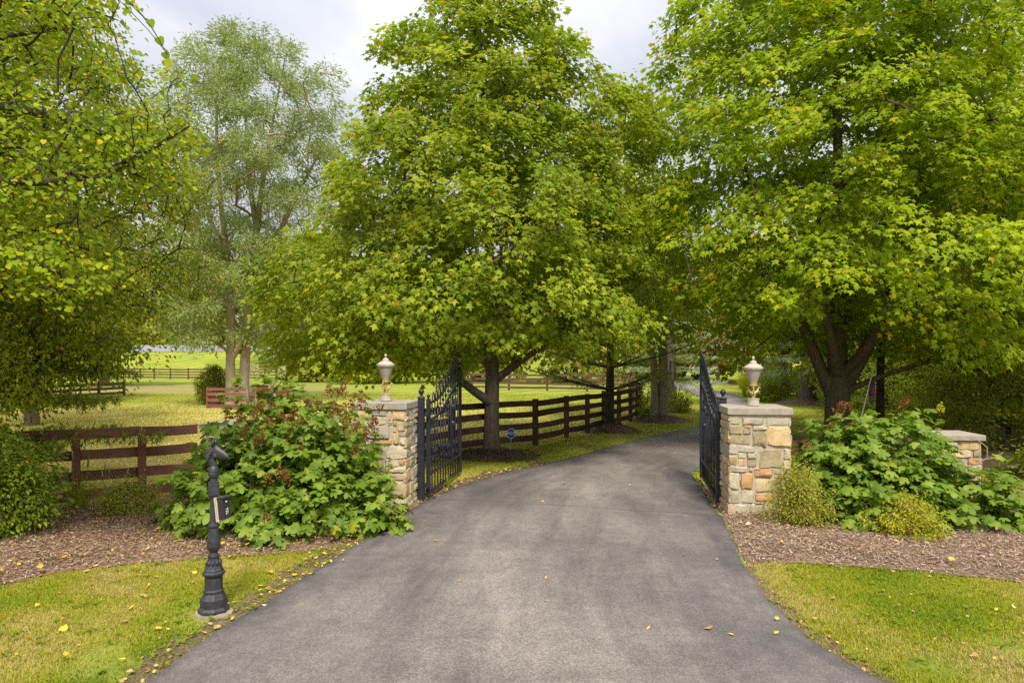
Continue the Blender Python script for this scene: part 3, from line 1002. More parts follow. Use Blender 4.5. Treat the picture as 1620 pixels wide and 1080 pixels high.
def sheet(name, poly, z, mat, mound=0.0, step=.12, kind='structure', soft=.35):
    """flat bed filled from its outline: a grid clipped to the outline, edges drawn to it, slightly mounded."""
    poly = np.asarray(poly)
    import bmesh
    bm = bmesh.new()
    vs = [bm.verts.new((p[0], p[1], 0)) for p in poly]
    bm.faces.new(vs)
    bmesh.ops.triangulate(bm, faces=bm.faces[:])
    for _ in range(3):
        long = [e for e in bm.edges if e.calc_length() > step * 3]
        if long:
            bmesh.ops.subdivide_edges(bm, edges=long, cuts=1)
            bmesh.ops.triangulate(bm, faces=bm.faces[:])
    co = np.array([v.co for v in bm.verts])
    a, b = poly, np.roll(poly, -1, 0)
    dmin = np.full(len(co), 9.0)
    for p, q in zip(a, b):
        e = q - p; l2 = max(e.dot(e), 1e-9)
        t = np.clip(((co[:, :2] - p) @ e) / l2, 0, 1)
        dmin = np.minimum(dmin, np.linalg.norm(co[:, :2] - (p + t[:, None] * e), axis=1))
    for v, d in zip(bm.verts, dmin):
        v.co.z = z + mound * float(smooth(0, soft, d))
    me = bpy.data.meshes.new(name); bm.to_mesh(me); bm.free()
    me.polygons.foreach_set('use_smooth', np.ones(len(me.polygons), bool))
    return tag(link(name, me, None, mat), kind=kind)


rg = np.random.default_rng(5)
ML_POLY = np.concatenate([jitter_line(ML_FRONT, 90, .035, rg), ML_BACK])
MR_POLY = np.concatenate([jitter_line(MR_FRONT, 80, .035, rg), MR_BACK])
sheet('mulch_bed', ML_POLY, .010, M['mulch_l'], .05)
sheet('mulch_bed', MR_POLY, .010, M['mulch_r'], .05)


def verge(side_pts, inward, i0, i1, w, rng):
    """bare soil strip along the asphalt edge."""
    a = side_pts[i0:i1]
    wv = w * (1 + .5 * np.convolve(rng.normal(size=len(a)), np.ones(7) / 7, 'same'))
    b = a + np.c_[inward * wv, np.zeros(len(a))]
    a2 = a - np.c_[inward * np.full(len(a), .05), np.zeros(len(a))]
    return np.concatenate([a2, b[::-1]])


def idx_at(P, y):
    return int(np.argmin(np.abs(P[:, 1] - y)))


VL = verge(dl, -1, idx_at(dl, 2.5), idx_at(dl, 7.6), .26, rg)
VL2 = verge(dl, -1, idx_at(dl, 9.6), idx_at(dl, 13.5), .34, rg)
VR = verge(dr_, 1, idx_at(dr_, 2.5), idx_at(dr_, 6.75), .13, rg)
VR2 = verge(dr_, 1, idx_at(dr_, 9.3), idx_at(dr_, 11.4), .22, rg)
for v, z in ((VL, .0045), (VL2, .005), (VR, .0045), (VR2, .005)):
    sheet('soil_verge', v, z, M['soil'], 0.004)

# mulch rings round the trunks: (cx, cy, radius x, radius y, height)
RINGS = [(-.42, 14.35, 1.0, 1.0, .10), (2.72, 19.3, .78, .8, .20), (4.75, 22.5, .95, .9, .18), (6.2, 27.0, .9, .9, .16), (7.5, 15.9, 1.5, 1.5, .12),
         (13.3, 31.0, 1.5, 1.5, .22), (16.1, 54.2, 1.6, 1.4, .2), (7.3, 31.8, 1.0, 1.0, .15)]


def ring(cx, cy, rx, ry, h, rng):
    segs, rings = 36, 6
    V = [(cx, cy, h)]
    wob = 1 + .12 * np.convolve(np.r_[rng.normal(size=segs)], np.ones(3) / 2, 'same')
    for i in range(1, rings + 1):
        f = i / rings
        for k in range(segs):
            t = 2 * PI * k / segs
            V.append((cx + rx * f * wob[k] * math.cos(t), cy + ry * f * wob[k] * math.sin(t), .006 + h * (1 - f * f) ** 1.2 + (rng.normal() * .008 if i < rings else 0)))
    F3 = [(0, 1 + k, 1 + (k + 1) % segs) for k in range(segs)]
    F4 = [(1 + (i - 1) * segs + k, 1 + i * segs + k, 1 + i * segs + (k + 1) % segs, 1 + (i - 1) * segs + (k + 1) % segs) for i in range(1, rings) for k in range(segs)]
    tag(link('mulch_ring', fast_mesh('mulch_ring', V, [np.array(F3), np.array(F4)], None, True), None, M['mulch_ring']), kind='structure')


for r_ in RINGS:
    ring(*r_, rg)


# chips, blades
def scatter(poly, density, rng, avoid=()):
    poly = np.asarray(poly)
    lo, hi = poly.min(0), poly.max(0)
    n = int((hi - lo).prod() * density)
    P = rng.uniform(lo, hi, (n, 2))
    k = in_poly(P, poly)
    for a in avoid:
        k &= ~in_poly(P, np.asarray(a))
    return P[k]


def clip_view(P, margin=1.06):
    return P[in_view(np.c_[P, np.zeros(len(P))], margin)]


def chips(name, poly, density, mat, rng, zf, size=(.018, .05), spread=.03):
    P = clip_view(scatter(poly, density, rng))
    P = P + rng.normal(size=P.shape) * spread
    P = P[~in_poly(P, DRIVE_POLY) | (rng.uniform(size=len(P)) < .10)]
    n = len(P)
    L_ = rng.uniform(*size, n); W = L_ * rng.uniform(.10, .28, n)
    az = rng.uniform(0, 2 * PI, n)
    d = np.c_[np.cos(az), np.sin(az), rng.normal(size=n) * .28]
    nor = np.c_[rng.normal(size=(n, 2)) * .4, np.ones(n)]
    tv = (np.array([(-.5, 0, 0), (.5, 0, 0), (.42, 1, .04), (-.5, .9, -.02)]), np.array([(0, 1, 2), (0, 2, 3)]))
    pos = np.c_[P, zf(P) + rng.uniform(.004, .03, n)]
    V, F, m = inst(tv, pos, d, nor, L_, W / L_)
    t = np.repeat(np.clip(rng.normal(.5, .24, n), 0, 1), m)
    return tag(link(name, fast_mesh(name, V, F, {'tint': t}), None, mat), kind='stuff')


def bed_z(poly, h=.05, soft=.35):
    a, b = poly, np.roll(poly, -1, 0)
    def f(P):
        dm = np.full(len(P), 9.0)
        for p, q in zip(a, b):
            e = q - p; l2 = max(e.dot(e), 1e-9)
            t = np.clip(((P - p) @ e) / l2, 0, 1)
            dm = np.minimum(dm, np.linalg.norm(P - (p + t[:, None] * e), axis=1))
        return .010 + h * smooth(0, soft, dm)
    return f


chips('mulch_chips', ML_POLY, 3400, M['chip_l'], rg, bed_z(ML_POLY), (.010, .045), .065)
chips('mulch_chips', MR_POLY, 3800, M['chip_r'], rg, bed_z(MR_POLY), (.010, .045), .065)
for cx, cy, rx, ry, h in RINGS[:3]:
    t = np.linspace(0, 2 * PI, 30)[:-1]
    chips('mulch_chips', np.c_[cx + rx * np.cos(t), cy + ry * np.sin(t)], 700, M['mulch_ring'], rg,
          lambda P, a=(cx, cy, rx, ry, h): .006 + a[4] * np.clip(1 - ((P[:, 0] - a[0]) / a[2]) ** 2 - ((P[:, 1] - a[1]) / a[3]) ** 2, 0, 1) ** 1.2, (.03, .07))


def vnoise(P, scale, seed):
    r = np.random.default_rng(seed)
    g = r.uniform(size=(64, 64))
    q = P * scale
    i = np.floor(q).astype(int); f = q - i; f = f * f * (3 - 2 * f)
    a = lambda dx_, dy_: g[(i[:, 0] + dx_) % 64, (i[:, 1] + dy_) % 64]
    return (a(0, 0) * (1 - f[:, 0]) + a(1, 0) * f[:, 0]) * (1 - f[:, 1]) + (a(0, 1) * (1 - f[:, 0]) + a(1, 1) * f[:, 0]) * f[:, 1]


def blades(name, P, h, w, rng, thin=None, tint0=.45, dry=.3, lay=.55):
    if thin is not None:
        P = P[rng.uniform(size=len(P)) < thin(P)]
    n = len(P)
    patch = vnoise(P, 1.3, 3) * .6 + vnoise(P, 4.1, 4) * .4
    az = rng.uniform(0, 2 * PI, n)
    side = np.c_[np.cos(az), np.sin(az), np.zeros(n)]
    lean = rng.uniform(.1, 1, n)[:, None] * lay * np.c_[np.cos(az + 1.57 + rng.normal(size=n) * .5), np.sin(az + 1.57 + rng.normal(size=n) * .5), np.zeros(n)]
    hh = h * rng.uniform(.5, 1.3, n) * (0.75 + .5 * patch)
    ww = w * rng.uniform(.7, 1.3, n)
    b = np.c_[P, np.zeros(n)]
    tip = b + hh[:, None] * (np.array((0, 0, 1.0)) + lean)
    mid = b + .5 * hh[:, None] * (np.array((0, 0, 1.15)) + lean * .7)
    V = np.stack([b - side * ww[:, None] * .5, b + side * ww[:, None] * .5, mid + side * ww[:, None] * .4, mid - side * ww[:, None] * .4, tip], 1)
    k = (np.arange(n) * 5)[:, None]
    Q = np.array([0, 1, 2, 3])[None] + k; T_ = np.array([3, 2, 4])[None] + k
    tint0 = tint0(P) if callable(tint0) else tint0
    t = np.clip(tint0 + dry * (vnoise(P, .9, 8) + .5 * vnoise(P, 3.0, 9) - .75) * 1.6 + rng.normal(size=n) * .15 + (rng.uniform(size=n) < .07) * .45, 0, 1)
    return tag(link(name, fast_mesh(name, V.reshape(-1, 3), [Q, T_], {'tint': np.r_[t, t]}), None, M['grass']), kind='stuff')


rgr = np.random.default_rng(21)
LAWN_L = np.concatenate([ML_FRONT + np.array((0, -.0)), dl[idx_at(dl, 7.7):idx_at(dl, 3.3):-1], [(-3.5, 3.3), (-7.5, 3.3)]])
LAWN_R = np.concatenate([MR_FRONT, [(7.2, 3.3), (2.6, 3.3)], dr_[idx_at(dr_, 3.3):idx_at(dr_, 6.74)]])
V_ALL = [VL, VR]


def lawn_thin(P):
    t = np.ones(len(P))
    for v in V_ALL:
        t[in_poly(P, v)] = .26
    bare = vnoise(P, 1.1, 31) * .55 + vnoise(P, 2.9, 32) * .45
    t *= np.clip(1.35 - smooth(.60, .78, bare) * 1.15, .15, 1)
    d = np.hypot(P[:, 0] + 2.33, P[:, 1] - 5.42)
    t *= smooth(.12, .5, d) * .8 + .2 * (d > .16)
    return t


blades('grass', clip_view(scatter(LAWN_L, 11000, rgr, [DRIVE_POLY])), .024, .0050, rgr, lawn_thin, .56, .60, 1.3)
blades('grass', clip_view(scatter(LAWN_R, 11000, rgr, [DRIVE_POLY])), .024, .0050, rgr, lawn_thin, .68, .58, 1.3)
RINGPOLY = [np.c_[cx + rx * .92 * np.cos(np.linspace(0, 6.28, 24)), cy + ry * .92 * np.sin(np.linspace(0, 6.28, 24))] for cx, cy, rx, ry, h in RINGS]
AV = [DRIVE_POLY, ML_POLY, MR_POLY] + RINGPOLY
for y0, y1, dens, w in ((9.6, 13, 1700, .009), (13, 18, 800, .013), (18, 26, 330, .02), (26, 40, 110, .032)):
    box = np.array([(-.78 * y1, y0), (.62 * y1, y0), (.62 * y1, y1), (-.78 * y1, y1)])
    Pm = clip_view(scatter(box, dens, rgr, AV + [VL2, VR2]))
    wood = (Pm[:, 0] > 8.6 + .12 * np.maximum(0, Pm[:, 1] - 14)) & (Pm[:, 1] < 24)
    Pm = Pm[~wood | (rgr.uniform(size=len(Pm)) < .04)]
    blades('grass', Pm, .028, w, rgr, None, lambda P: .60 + .26 * (smooth(-1.0, -4.0, P[:, 0]) * smooth(34, 24, P[:, 1])), .40, 1.6)

def weeds(polys, n, rng):
    P = np.concatenate([clip_view(scatter(p, 60, rng, [DRIVE_POLY])) for p in polys])
    P = P[rng.choice(len(P), min(n, len(P)), replace=False)]
    k = 7
    c = np.repeat(P, k, 0); m = len(c)
    az = rng.uniform(0, 6.28, m)
    s_ = np.repeat(rng.uniform(.022, .05, len(P)), k) * rng.uniform(.6, 1.2, m)
    pos = np.c_[c + np.c_[np.cos(az), np.sin(az)] * .012, np.full(m, .016)]
    V, F, q = inst(T_OVATE, pos, np.c_[np.cos(az), np.sin(az), rng.uniform(.1, .7, m)], np.c_[rng.normal(size=(m, 2)) * .2, np.ones(m)], s_)
    t = np.repeat(np.clip(rng.normal(.45, .2, m), 0, 1), q)
    tag(link('weeds', fast_mesh('weeds', V, F, {'tint': t, 'age': t * 0}), None, M['hostalike']), kind='stuff')


weeds([VL, VL, VR, LAWN_L, LAWN_R, VL2], 260, rgr)

# ------------------------------------------------------------------ stone pillars
UP = np.array((0, 0, 1.0))


def stone_mesh(O, u, nrm, u0, v0, u1, v1, depth, rng):
    s = np.array([0, .09, .36, .64, .91, 1])
    w, h = u1 - u0, v1 - v0
    g = min(w, h)
    V = []
    tilt = rng.normal(size=2) * .25
    for j, b in enumerate(s):
        for i, a in enumerate(s):
            border = i in (0, 5) or j in (0, 5)
            x, y = u0 + a * w, v0 + b * h
            if i in (0, 5) and j in (0, 5):
                x += (w / 2 - (x - u0)) * .16 * min(1, g / w) * rng.uniform(.6, 1.6); y += (h / 2 - (y - v0)) * .16 * min(1, g / h) * rng.uniform(.6, 1.6)
            x += rng.normal() * g * .05; y += rng.normal() * g * .05
            z = -.012 if border else depth * (1 + tilt[0] * (a - .5) + tilt[1] * (b - .5) + rng.normal() * .22)
            if not border and (i in (1, 4) or j in (1, 4)):
                z *= .82
            V.append(O + u * x + UP * y + nrm * z)
    F = [(j * 6 + i, j * 6 + i + 1, (j + 1) * 6 + i + 1, (j + 1) * 6 + i) for j in range(5) for i in range(5)]
    return np.array(V), F


def lay_stones(W, H, rng, hmin=.07, hmax=.19, v0=0.0):
    out = []
    v = v0
    while v < H - .01:
        h = min(rng.uniform(hmin, hmax), H - v)
        if H - (v + h) < hmin * .8:
            h = H - v
        u = 0
        while u < W - .005:
            w = h * rng.uniform(.9, 2.4)
            if W - (u + w) < .08:
                w = W - u
            if h > .13 and rng.uniform() < .3:
                k = rng.uniform(.4, .6)
                out += [(u, v, u + w, v + h * k), (u, v + h * k, u + w, v + h)]
            else:
                out.append((u, v, u + w, v + h))
            u += w
        v += h
    return [(a, b, c, d, rng.choice(['pale', 'olive', 'tan', 'grey', 'peach', 'yellow', 'orange', 'pale', 'tan', 'bluegrey'])) for a, b, c, d in out]


def pillar(label, cx, cy, W, D, H, rot, cap_t, over, faces, seed, cap_label=None, group='stone pillars of the entrance', joint=.004):
    rng = np.random.default_rng(seed)
    root = thing('stone_pillar', (cx, cy, 0), label, 'pillar', group)
    ca, sa = math.cos(rot), math.sin(rot)
    ux = np.array((ca, sa, 0)); uy = np.array((-sa, ca, 0))
    mb = MB(); mb.box((cx, cy, H / 2 - .03), (W, D, H + .06), rot)
    mb.build('mortar_core', M['mortar'], root)
    C = np.array((cx, cy, 0.0))
    fr = {'front': (C - ux * W / 2 - uy * D / 2, ux, -uy, W), 'right': (C + ux * W / 2 - uy * D / 2, uy, ux, D),
          'back': (C + ux * W / 2 + uy * D / 2, -ux, uy, W), 'left': (C - ux * W / 2 + uy * D / 2, -uy, -ux, D)}
    for fn, (O, u, nn, L_) in fr.items():
        st = faces.get(fn) or lay_stones(L_, H, rng)
        for (a, b, c, d, k) in st:
            dep = rng.uniform(.012, .032)
            ja = -.014 if a < .02 else joint
            jc = -.014 if c > L_ - .02 else joint
            V, F = stone_mesh(O, u, nn, a + ja, b + joint, c - jc, d - joint, dep, rng)
            m_ = MB(); m_.add(V, F)
            o = m_.build('stone', ST[k], root)
            shade_by_angle(o, 32)
    cb = MB(); cb.box((cx, cy, H + cap_t / 2 + .001), (W + 2 * over, D + 2 * over, cap_t), rot)
    bevel(cb.build('capstone', M['cap'], root), .007, 2)
    return root, (C, ux, uy)


GROT = math.radians(-6)
# right pillar: the front laid out stone by stone from the photograph (millimetres of a 730 x 1285 face measured from the lower left)
sx, sy = .73 / 360, 1.285 / 645


def px(a, b, c, d, k):
    return ((a - 285) * sx, (1070 - d) * sy, (c - 285) * sx, (1070 - b) * sy, k)


R_FRONT = [px(285, 432, 352, 485, 'pale'), px(352, 440, 495, 487, 'grey'), px(495, 438, 645, 490, 'grey'),
           px(285, 487, 362, 545, 'olive'), px(285, 545, 415, 614, 'olive'), px(362, 485, 418, 508, 'orange'), px(362, 508, 415, 545, 'olive'), px(415, 520, 511, 630, 'olive'), px(418, 487, 511, 520, 'pale'), px(511, 490, 645, 630, 'tan'),
           px(285, 614, 332, 676, 'grey'), px(332, 620, 445, 660, 'grey'), px(332, 660, 385, 700, 'pale'), px(385, 660, 450, 700, 'grey'), px(450, 632, 606, 762, 'olive'), px(606, 632, 645, 700, 'pale'), px(600, 700, 645, 798, 'pale'),
           px(285, 676, 332, 748, 'tan'), px(332, 700, 385, 748, 'tan'), px(385, 700, 450, 752, 'olive'), px(285, 748, 398, 784, 'grey'), px(398, 752, 424, 782, 'pale'), px(424, 757, 546, 816, 'orange'), px(546, 763, 600, 795, 'grey'), px(546, 795, 645, 827, 'orange'),
           px(285, 784, 344, 902, 'pale'), px(344, 784, 428, 894, 'orange'), px(428, 818, 645, 918, 'yellow'),
           px(285, 902, 346, 984, 'grey'), px(346, 896, 430, 984, 'pale'), px(430, 918, 558, 970, 'orange'), px(558, 918, 645, 972, 'yellow'),
           px(285, 984, 400, 1070, 'pale'), px(400, 984, 492, 1070, 'pale'), px(492, 972, 645, 1070, 'yellow'), px(430, 970, 492, 984, 'grey')]
RPX, RPY = 3.155, 9.115
pr, fr_r = pillar('stone gate pillar on the right of the driveway with rough tan and orange stones', RPX, RPY, .73, .73, 1.29, GROT, .088, .035, {'front': R_FRONT}, 3)
# left pillar: visible right part of the front from the photograph, the rest laid like it
lx, ly = .70 / 360, 1.32 / 645


def pl(a, b, c, d, k):
    return ((a + 35) * lx, (1045 - d) * ly, (c + 35) * lx, (1045 - b) * ly, k)


L_FRONT = [pl(-35, 400, 92, 470, 'tan'), pl(92, 400, 205, 440, 'bluegrey'), pl(205, 400, 236, 470, 'tan'), pl(236, 400, 325, 470, 'tan'),
           pl(-35, 470, 40, 560, 'olive'), pl(40, 470, 100, 580, 'pale'), pl(92, 440, 205, 500, 'pale'), pl(205, 470, 246, 500, 'pale'), pl(246, 465, 274, 503, 'orange'), pl(246, 503, 274, 545, 'orange'), pl(274, 470, 325, 538, 'olive'),
           pl(246, 545, 290, 622, 'tan'), pl(274, 538, 325, 570, 'grey'), pl(290, 570, 325, 625, 'pale'), pl(-35, 560, 40, 640, 'peach'),
           pl(40, 582, 110, 625, 'grey'), pl(110, 582, 246, 622, 'orange'), pl(40, 625, 192, 718, 'pale'), pl(-35, 640, 40, 718, 'yellow'), pl(192, 625, 325, 718, 'pale'),
           pl(-35, 718, 90, 800, 'tan'), pl(90, 718, 185, 800, 'olive'), pl(185, 718, 284, 765, 'pale'), pl(284, 718, 325, 757, 'orange'), pl(185, 765, 325, 805, 'pale'), pl(185, 805, 325, 852, 'peach'),
           pl(-35, 800, 60, 900, 'grey'), pl(60, 800, 185, 870, 'pale'), pl(60, 870, 200, 960, 'tan'), pl(200, 852, 325, 950, 'yellow'),
           pl(-35, 900, 60, 1045, 'pale'), pl(60, 960, 200, 1045, 'grey'), pl(200, 950, 325, 1045, 'pale')]
LPX, LPY = -1.725, 9.55
pl_, fr_l = pillar('stone gate pillar left of the driveway carrying the carved number plaque', LPX, LPY, .70, .72, 1.325, GROT, .088, .035, {'front': L_FRONT}, 4)


def text_obj(body, size, mat, parent, centre, ux, nrm, name='lettering', extrude=.0015, width=None):
    cu = bpy.data.curves.new(name, 'FONT')
    cu.body = body; cu.size = size; cu.align_x = 'CENTER'; cu.align_y = 'CENTER'; cu.extrude = extrude
    cu.materials.append(mat)
    tmp = bpy.data.objects.new(name, cu); COL.objects.link(tmp)
    me = bpy.data.meshes.new_from_object(tmp.evaluated_get(bpy.context.evaluated_depsgraph_get()))
    bpy.data.objects.remove(tmp)
    o = bpy.data.objects.new(name, me); COL.objects.link(o)
    o['kind'] = 'stuff'
    o.parent = parent
    up = np.cross(nrm, ux)
    base = np.zeros(3); r = parent
    while r is not None:
        base += np.array(r.location); r = r.parent
    c = np.asarray(centre) - base
    wx = 1.0 if width is None else width
    o.matrix_basis = Matrix(((ux[0] * wx, up[0], nrm[0], c[0]), (ux[1] * wx, up[1], nrm[1], c[1]), (ux[2] * wx, up[2], nrm[2], c[2]), (0, 0, 0, 1)))
    return o


C, ux, uy = fr_l
O = C - ux * .35 - uy * .36
pc = O + ux * ((147 + 35) * lx) + UP * ((1045 - 541) * ly) - uy * .030
mb = MB(); mb.box(pc, (.285, .035, .158), GROT)
plq = bevel(mb.build('name_plaque', M['plaque'], pl_), .003, 1)
text_obj('5', .085, M['ink'], plq, pc - uy * .018 + UP * .030, ux, -uy)
text_obj('STALLION TRAIL', .041, M['ink_faint'], plq, pc - uy * .018 - UP * .047, ux, -uy, width=.78)

pillar('low stone end pillar at the left fence behind the large flowering bush', -4.12, 10.2, .56, .56, 1.0, GROT + .1, .075, .05, {}, 8)
pillar('low stone end pillar on the right beside the woods, half behind the bush', 6.02, 9.62, .56, .56, .90, GROT, .075, .05, {}, 9)

# ------------------------------------------------------------------ lanterns
def horse_figure(c, az, s):
    """rearing horse figurine, about s tall, chest facing outwards at azimuth az."""
    mb = MB()
    ca, sa = math.cos(az), math.sin(az)
    def w(p):
        return (c[0] + (p[0] * ca - p[1] * sa) * s, c[1] + (p[0] * sa + p[1] * ca) * s, c[2] + p[2] * s)
    mb.tube([w(p) for p in ((-.22, 0, .36), (-.10, 0, .42), (.08, 0, .56), (.18, 0, .70))], np.array((.10, .14, .13, .11)) * s, 8)
    mb.tube([w(p) for p in ((.14, 0, .64), (.22, 0, .82), (.27, 0, .96))], np.array((.10, .075, .06)) * s, 8)
    mb.tube([w(p) for p in ((.22, 0, .98), (.34, 0, .93), (.46, 0, .86))], np.array((.065, .055, .035)) * s, 8)
    for y in (-.07, .07):
        mb.tube([w(p) for p in ((-.18, y, .36), (-.06, y, .22), (-.20, y, .12), (-.14, y, 0))], np.array((.075, .05, .03, .035)) * s, 6)
        mb.tube([w(p) for p in ((.14, y, .58), (.34, y, .60), (.30, y, .44), (.36, y, .38))], np.array((.05, .035, .025, .028)) * s, 6)
        mb.tube([w(p) for p in ((.20, y * .5, 1.0), (.21, y * .6, 1.1))], np.array((.025, .006)) * s, 5)
    mb.tube([w(p) for p in ((-.24, 0, .42), (-.36, 0, .36), (-.38, 0, .16))], np.array((.03, .045, .015)) * s, 6)
    return mb


def lantern(x, y, z, label, lid='pewter'):
    root = thing('lantern', (x, y, z), label, 'lantern', 'lanterns on the gate pillars')
    c = (x, y, z)
    mb = MB(); mb.lathe([(.080, 0), (.080, .012), (.074, .016), (.074, .078), (.080, .082), (.080, .09), (.03, .092)], c, 24)
    shade_by_angle(mb.build('base_drum', M['pewter'], root))
    mb = MB(); mb.lathe([(.026, .09), (.02, .12), (.018, .2), (.026, .245), (.04, .255)], c, 14)
    shade_by_angle(mb.build('stem', M['brass'], root))
    for k in range(3):
        a = 2 * PI * k / 3 - 1.9
        h = horse_figure((x + .035 * math.cos(a), y + .035 * math.sin(a), z + .09), a, .155)
        shade_by_angle(h.build('horse_figurine', M['brass'], root), 60)
    mb = MB(); mb.lathe([(.042, .250), (.052, .258), (.052, .268), (.045, .275), (.050, .290), (.050, .302)], c, 20)
    shade_by_angle(mb.build('collar', M['brass'], root))
    mb = MB(); mb.lathe([(.048, .300), (.066, .345), (.086, .400), (.100, .448), (.104, .468)], c, 24)
    shade_by_angle(mb.build('glass_shade', M['frost'], root), 50)
    mb = MB(); mb.lathe([(.108, .464), (.122, .470), (.128, .486), (.128, .497), (.112, .503), (.092, .522), (.066, .538), (.046, .545), (.044, .556), (.046, .560), (.040, .572), (.022, .582), (.010, .588), (.008, .6)], c, 24)
    shade_by_angle(mb.build('lid', M[lid], root))
    mb = MB(); mb.ball((x, y, z + .617), .019, sz=1.35)
    mb.build('finial', M[lid], root, True)
    return root


lantern(3.165, 9.12, 1.387, 'urn lantern with gold horse figures on the right gate pillar')
lantern(-1.735, 9.55, 1.422, 'urn lantern with gold horse figures on the left gate pillar')

# ------------------------------------------------------------------ iron gates
def spiral(c, r, turns, a0, dirn=1, n=16):
    t = np.linspace(0, 1, n)
    a = a0 + dirn * turns * 2 * PI * t
    rr = r * (1 - .85 * t)
    return np.c_[c[0] + rr * np.cos(a), c[1] + rr * np.sin(a)]


def gate_leaf(label, hinge, far, flip):
    L_ = 2.05
    h = np.array((*hinge, 0.0)); d = np.array((*far, 0.0)) - h; L_ = np.linalg.norm(d); d /= L_
    n = np.array((d[1], -d[0], 0))
    root = thing('iron_gate', (*hinge, 0), label, 'gate', 'open iron gate leaves')
    W = lambda u, z, o=0.0: h + d * u + UP * z + n * o
    top = lambda t: float(np.interp(t, [0, .2, .38, .55, .69, .85, 1], [1.36, 1.385, 1.455, 1.58, 1.70, 1.79, 1.82]))
    rz = math.atan2(d[1], d[0])
    def bx(name, u0, u1, z0, z1, w, mat='iron', bev=.004):
        mb = MB(); mb.box(W((u0 + u1) / 2, (z0 + z1) / 2), (u1 - u0, w, z1 - z0), rz)
        o = mb.build(name, M[mat], root)
        return bevel(o, bev, 1) if bev else o
    bx('stile', 0, .055, .07, 1.43, .055)
    bx('stile', L_ - .05, L_, .07, 1.99, .05)
    for u, z, r in ((.0275, 1.455, .026), (L_ - .025, 2.02, .026)):
        mb = MB(); mb.lathe([(.02, -.03), (.013, -.015), (.013, -.008), (.024, 0)], W(u, z), 10); mb.ball(W(u, z + .014), r)
        mb.build('finial', M['iron'], root, True)
    ts = np.linspace(.02, .98, 26)
    for off in (0, -.245):
        mb = MB(); mb.tube([W(t * L_, top(t) + off) for t in ts], .021, 8)
        mb.build('curved_rail', M['iron'], root, True)
    bx('bottom_rail', .056, L_ - .051, .345, .385, .035)
    bx('bottom_rail', .056, L_ - .051, .085, .125, .035)
    nb = 11
    us = [(.055 + (L_ - .105) * (k + 1) / (nb + 1)) for k in range(nb)]
    for k, u in enumerate(us):
        t = u / L_
        mb = MB(); mb.tube([W(u, .126), W(u, top(t) - .02)], .0095, 6)
        mb.build('baluster', M['iron'], root, True)
        mb = MB(); mb.ball(W(u, top(t) - .115), .022, sz=1.2, segs=8, rings=5)
        mb.build('collar_bead', M['iron'], root, True)
    # hoops along the crest
    for k in range(0, nb):
        u = us[k] + (us[1] - us[0]) * .5
        if k == nb - 1:
            u = us[k] + (us[1] - us[0]) * .48
        t = u / L_; z0 = top(t); hgt = .10 + .17 * smooth(.05, 1, t); w = .052
        a = np.linspace(0, PI, 9)
        pts = [W(u - w, top((u - w) / L_))] + [W(u - w * math.cos(x), z0 + hgt - w + w * math.sin(x) * 1.5) for x in a] + [W(u + w, top((u + w) / L_))]
        mb = MB(); mb.tube(pts, .0085, 6)
        mb.build('crest_hoop', M['iron'], root, True)
    # scrollwork in three tiers
    sp = us[1] - us[0]
    for k in (1, 4, 6, 9):
        u = us[k]; t = u / L_
        zt = top(t) - .30
        for tier, zc in enumerate((.56 + .05 * (k % 3), zt - .10)):
            for sgn in (-1, 1):
                p1 = spiral((u + sgn * sp * .45, zc + .07), sp * .36, 1.25, PI / 2 + (0 if sgn > 0 else 0), -sgn)
                p2 = spiral((u + sgn * sp * .45, zc - .07), sp * .36, 1.25, -PI / 2, sgn)
                mb = MB(); mb.tube([W(a, b) for a, b in p1], .006, 5); mb.tube([W(a, b) for a, b in p2], .006, 5)
                mb.tube([W(*p1[0]), W(u + sgn * .012, zc), W(*p2[0])], .006, 5)
                mb.build('scroll', M['iron'], root, True)
    mb = MB(); mb.box(W(L_ * .72, .9), (.03, .024, 1.02), rz)
    mb.build('centre_bar', M['iron'], root)
    for z in (.95, 1.22):
        mb = MB(); mb.ball(W(L_ * .72, z), .05, sy=.5); mb.build('rosette', M['iron'], root, True)
    for z in (.22, 1.22):
        mb = MB(); mb.box(W(-.03, z), (.07, .05, .07), rz); mb.build('hinge', M['iron'], root)
    return root


gate_leaf('black iron gate leaf swung open beside the left pillar', (-1.185, 9.80), (-.88, 11.85), 1)
gate_leaf('black iron gate leaf swung open beside the right pillar', (2.765, 9.32), (3.09, 11.36), -1)


def gate_post(x, y, label):
    root = thing('gate_post', (x, y, 0), label, 'post', 'iron posts the gates hang from')
    mb = MB(); mb.box((x, y, .71), (.085, .085, 1.46), GROT)
    bevel(mb.build('shaft', M['iron'], root), .005, 1)
    mb = MB(); mb.lathe([(.055, 1.44), (.055, 1.455), (.03, 1.465), (.018, 1.48), (.018, 1.495), (.028, 1.50)], (x, y, 0), 12); mb.ball((x, y, 1.535), .042)
    mb.build('ball_cap', M['iron'], root, True)


gate_post(-1.275, 9.77, 'square black iron post with ball top against the left pillar')
gate_post(2.92, 9.62, 'square black iron post with ball top behind the right pillar')

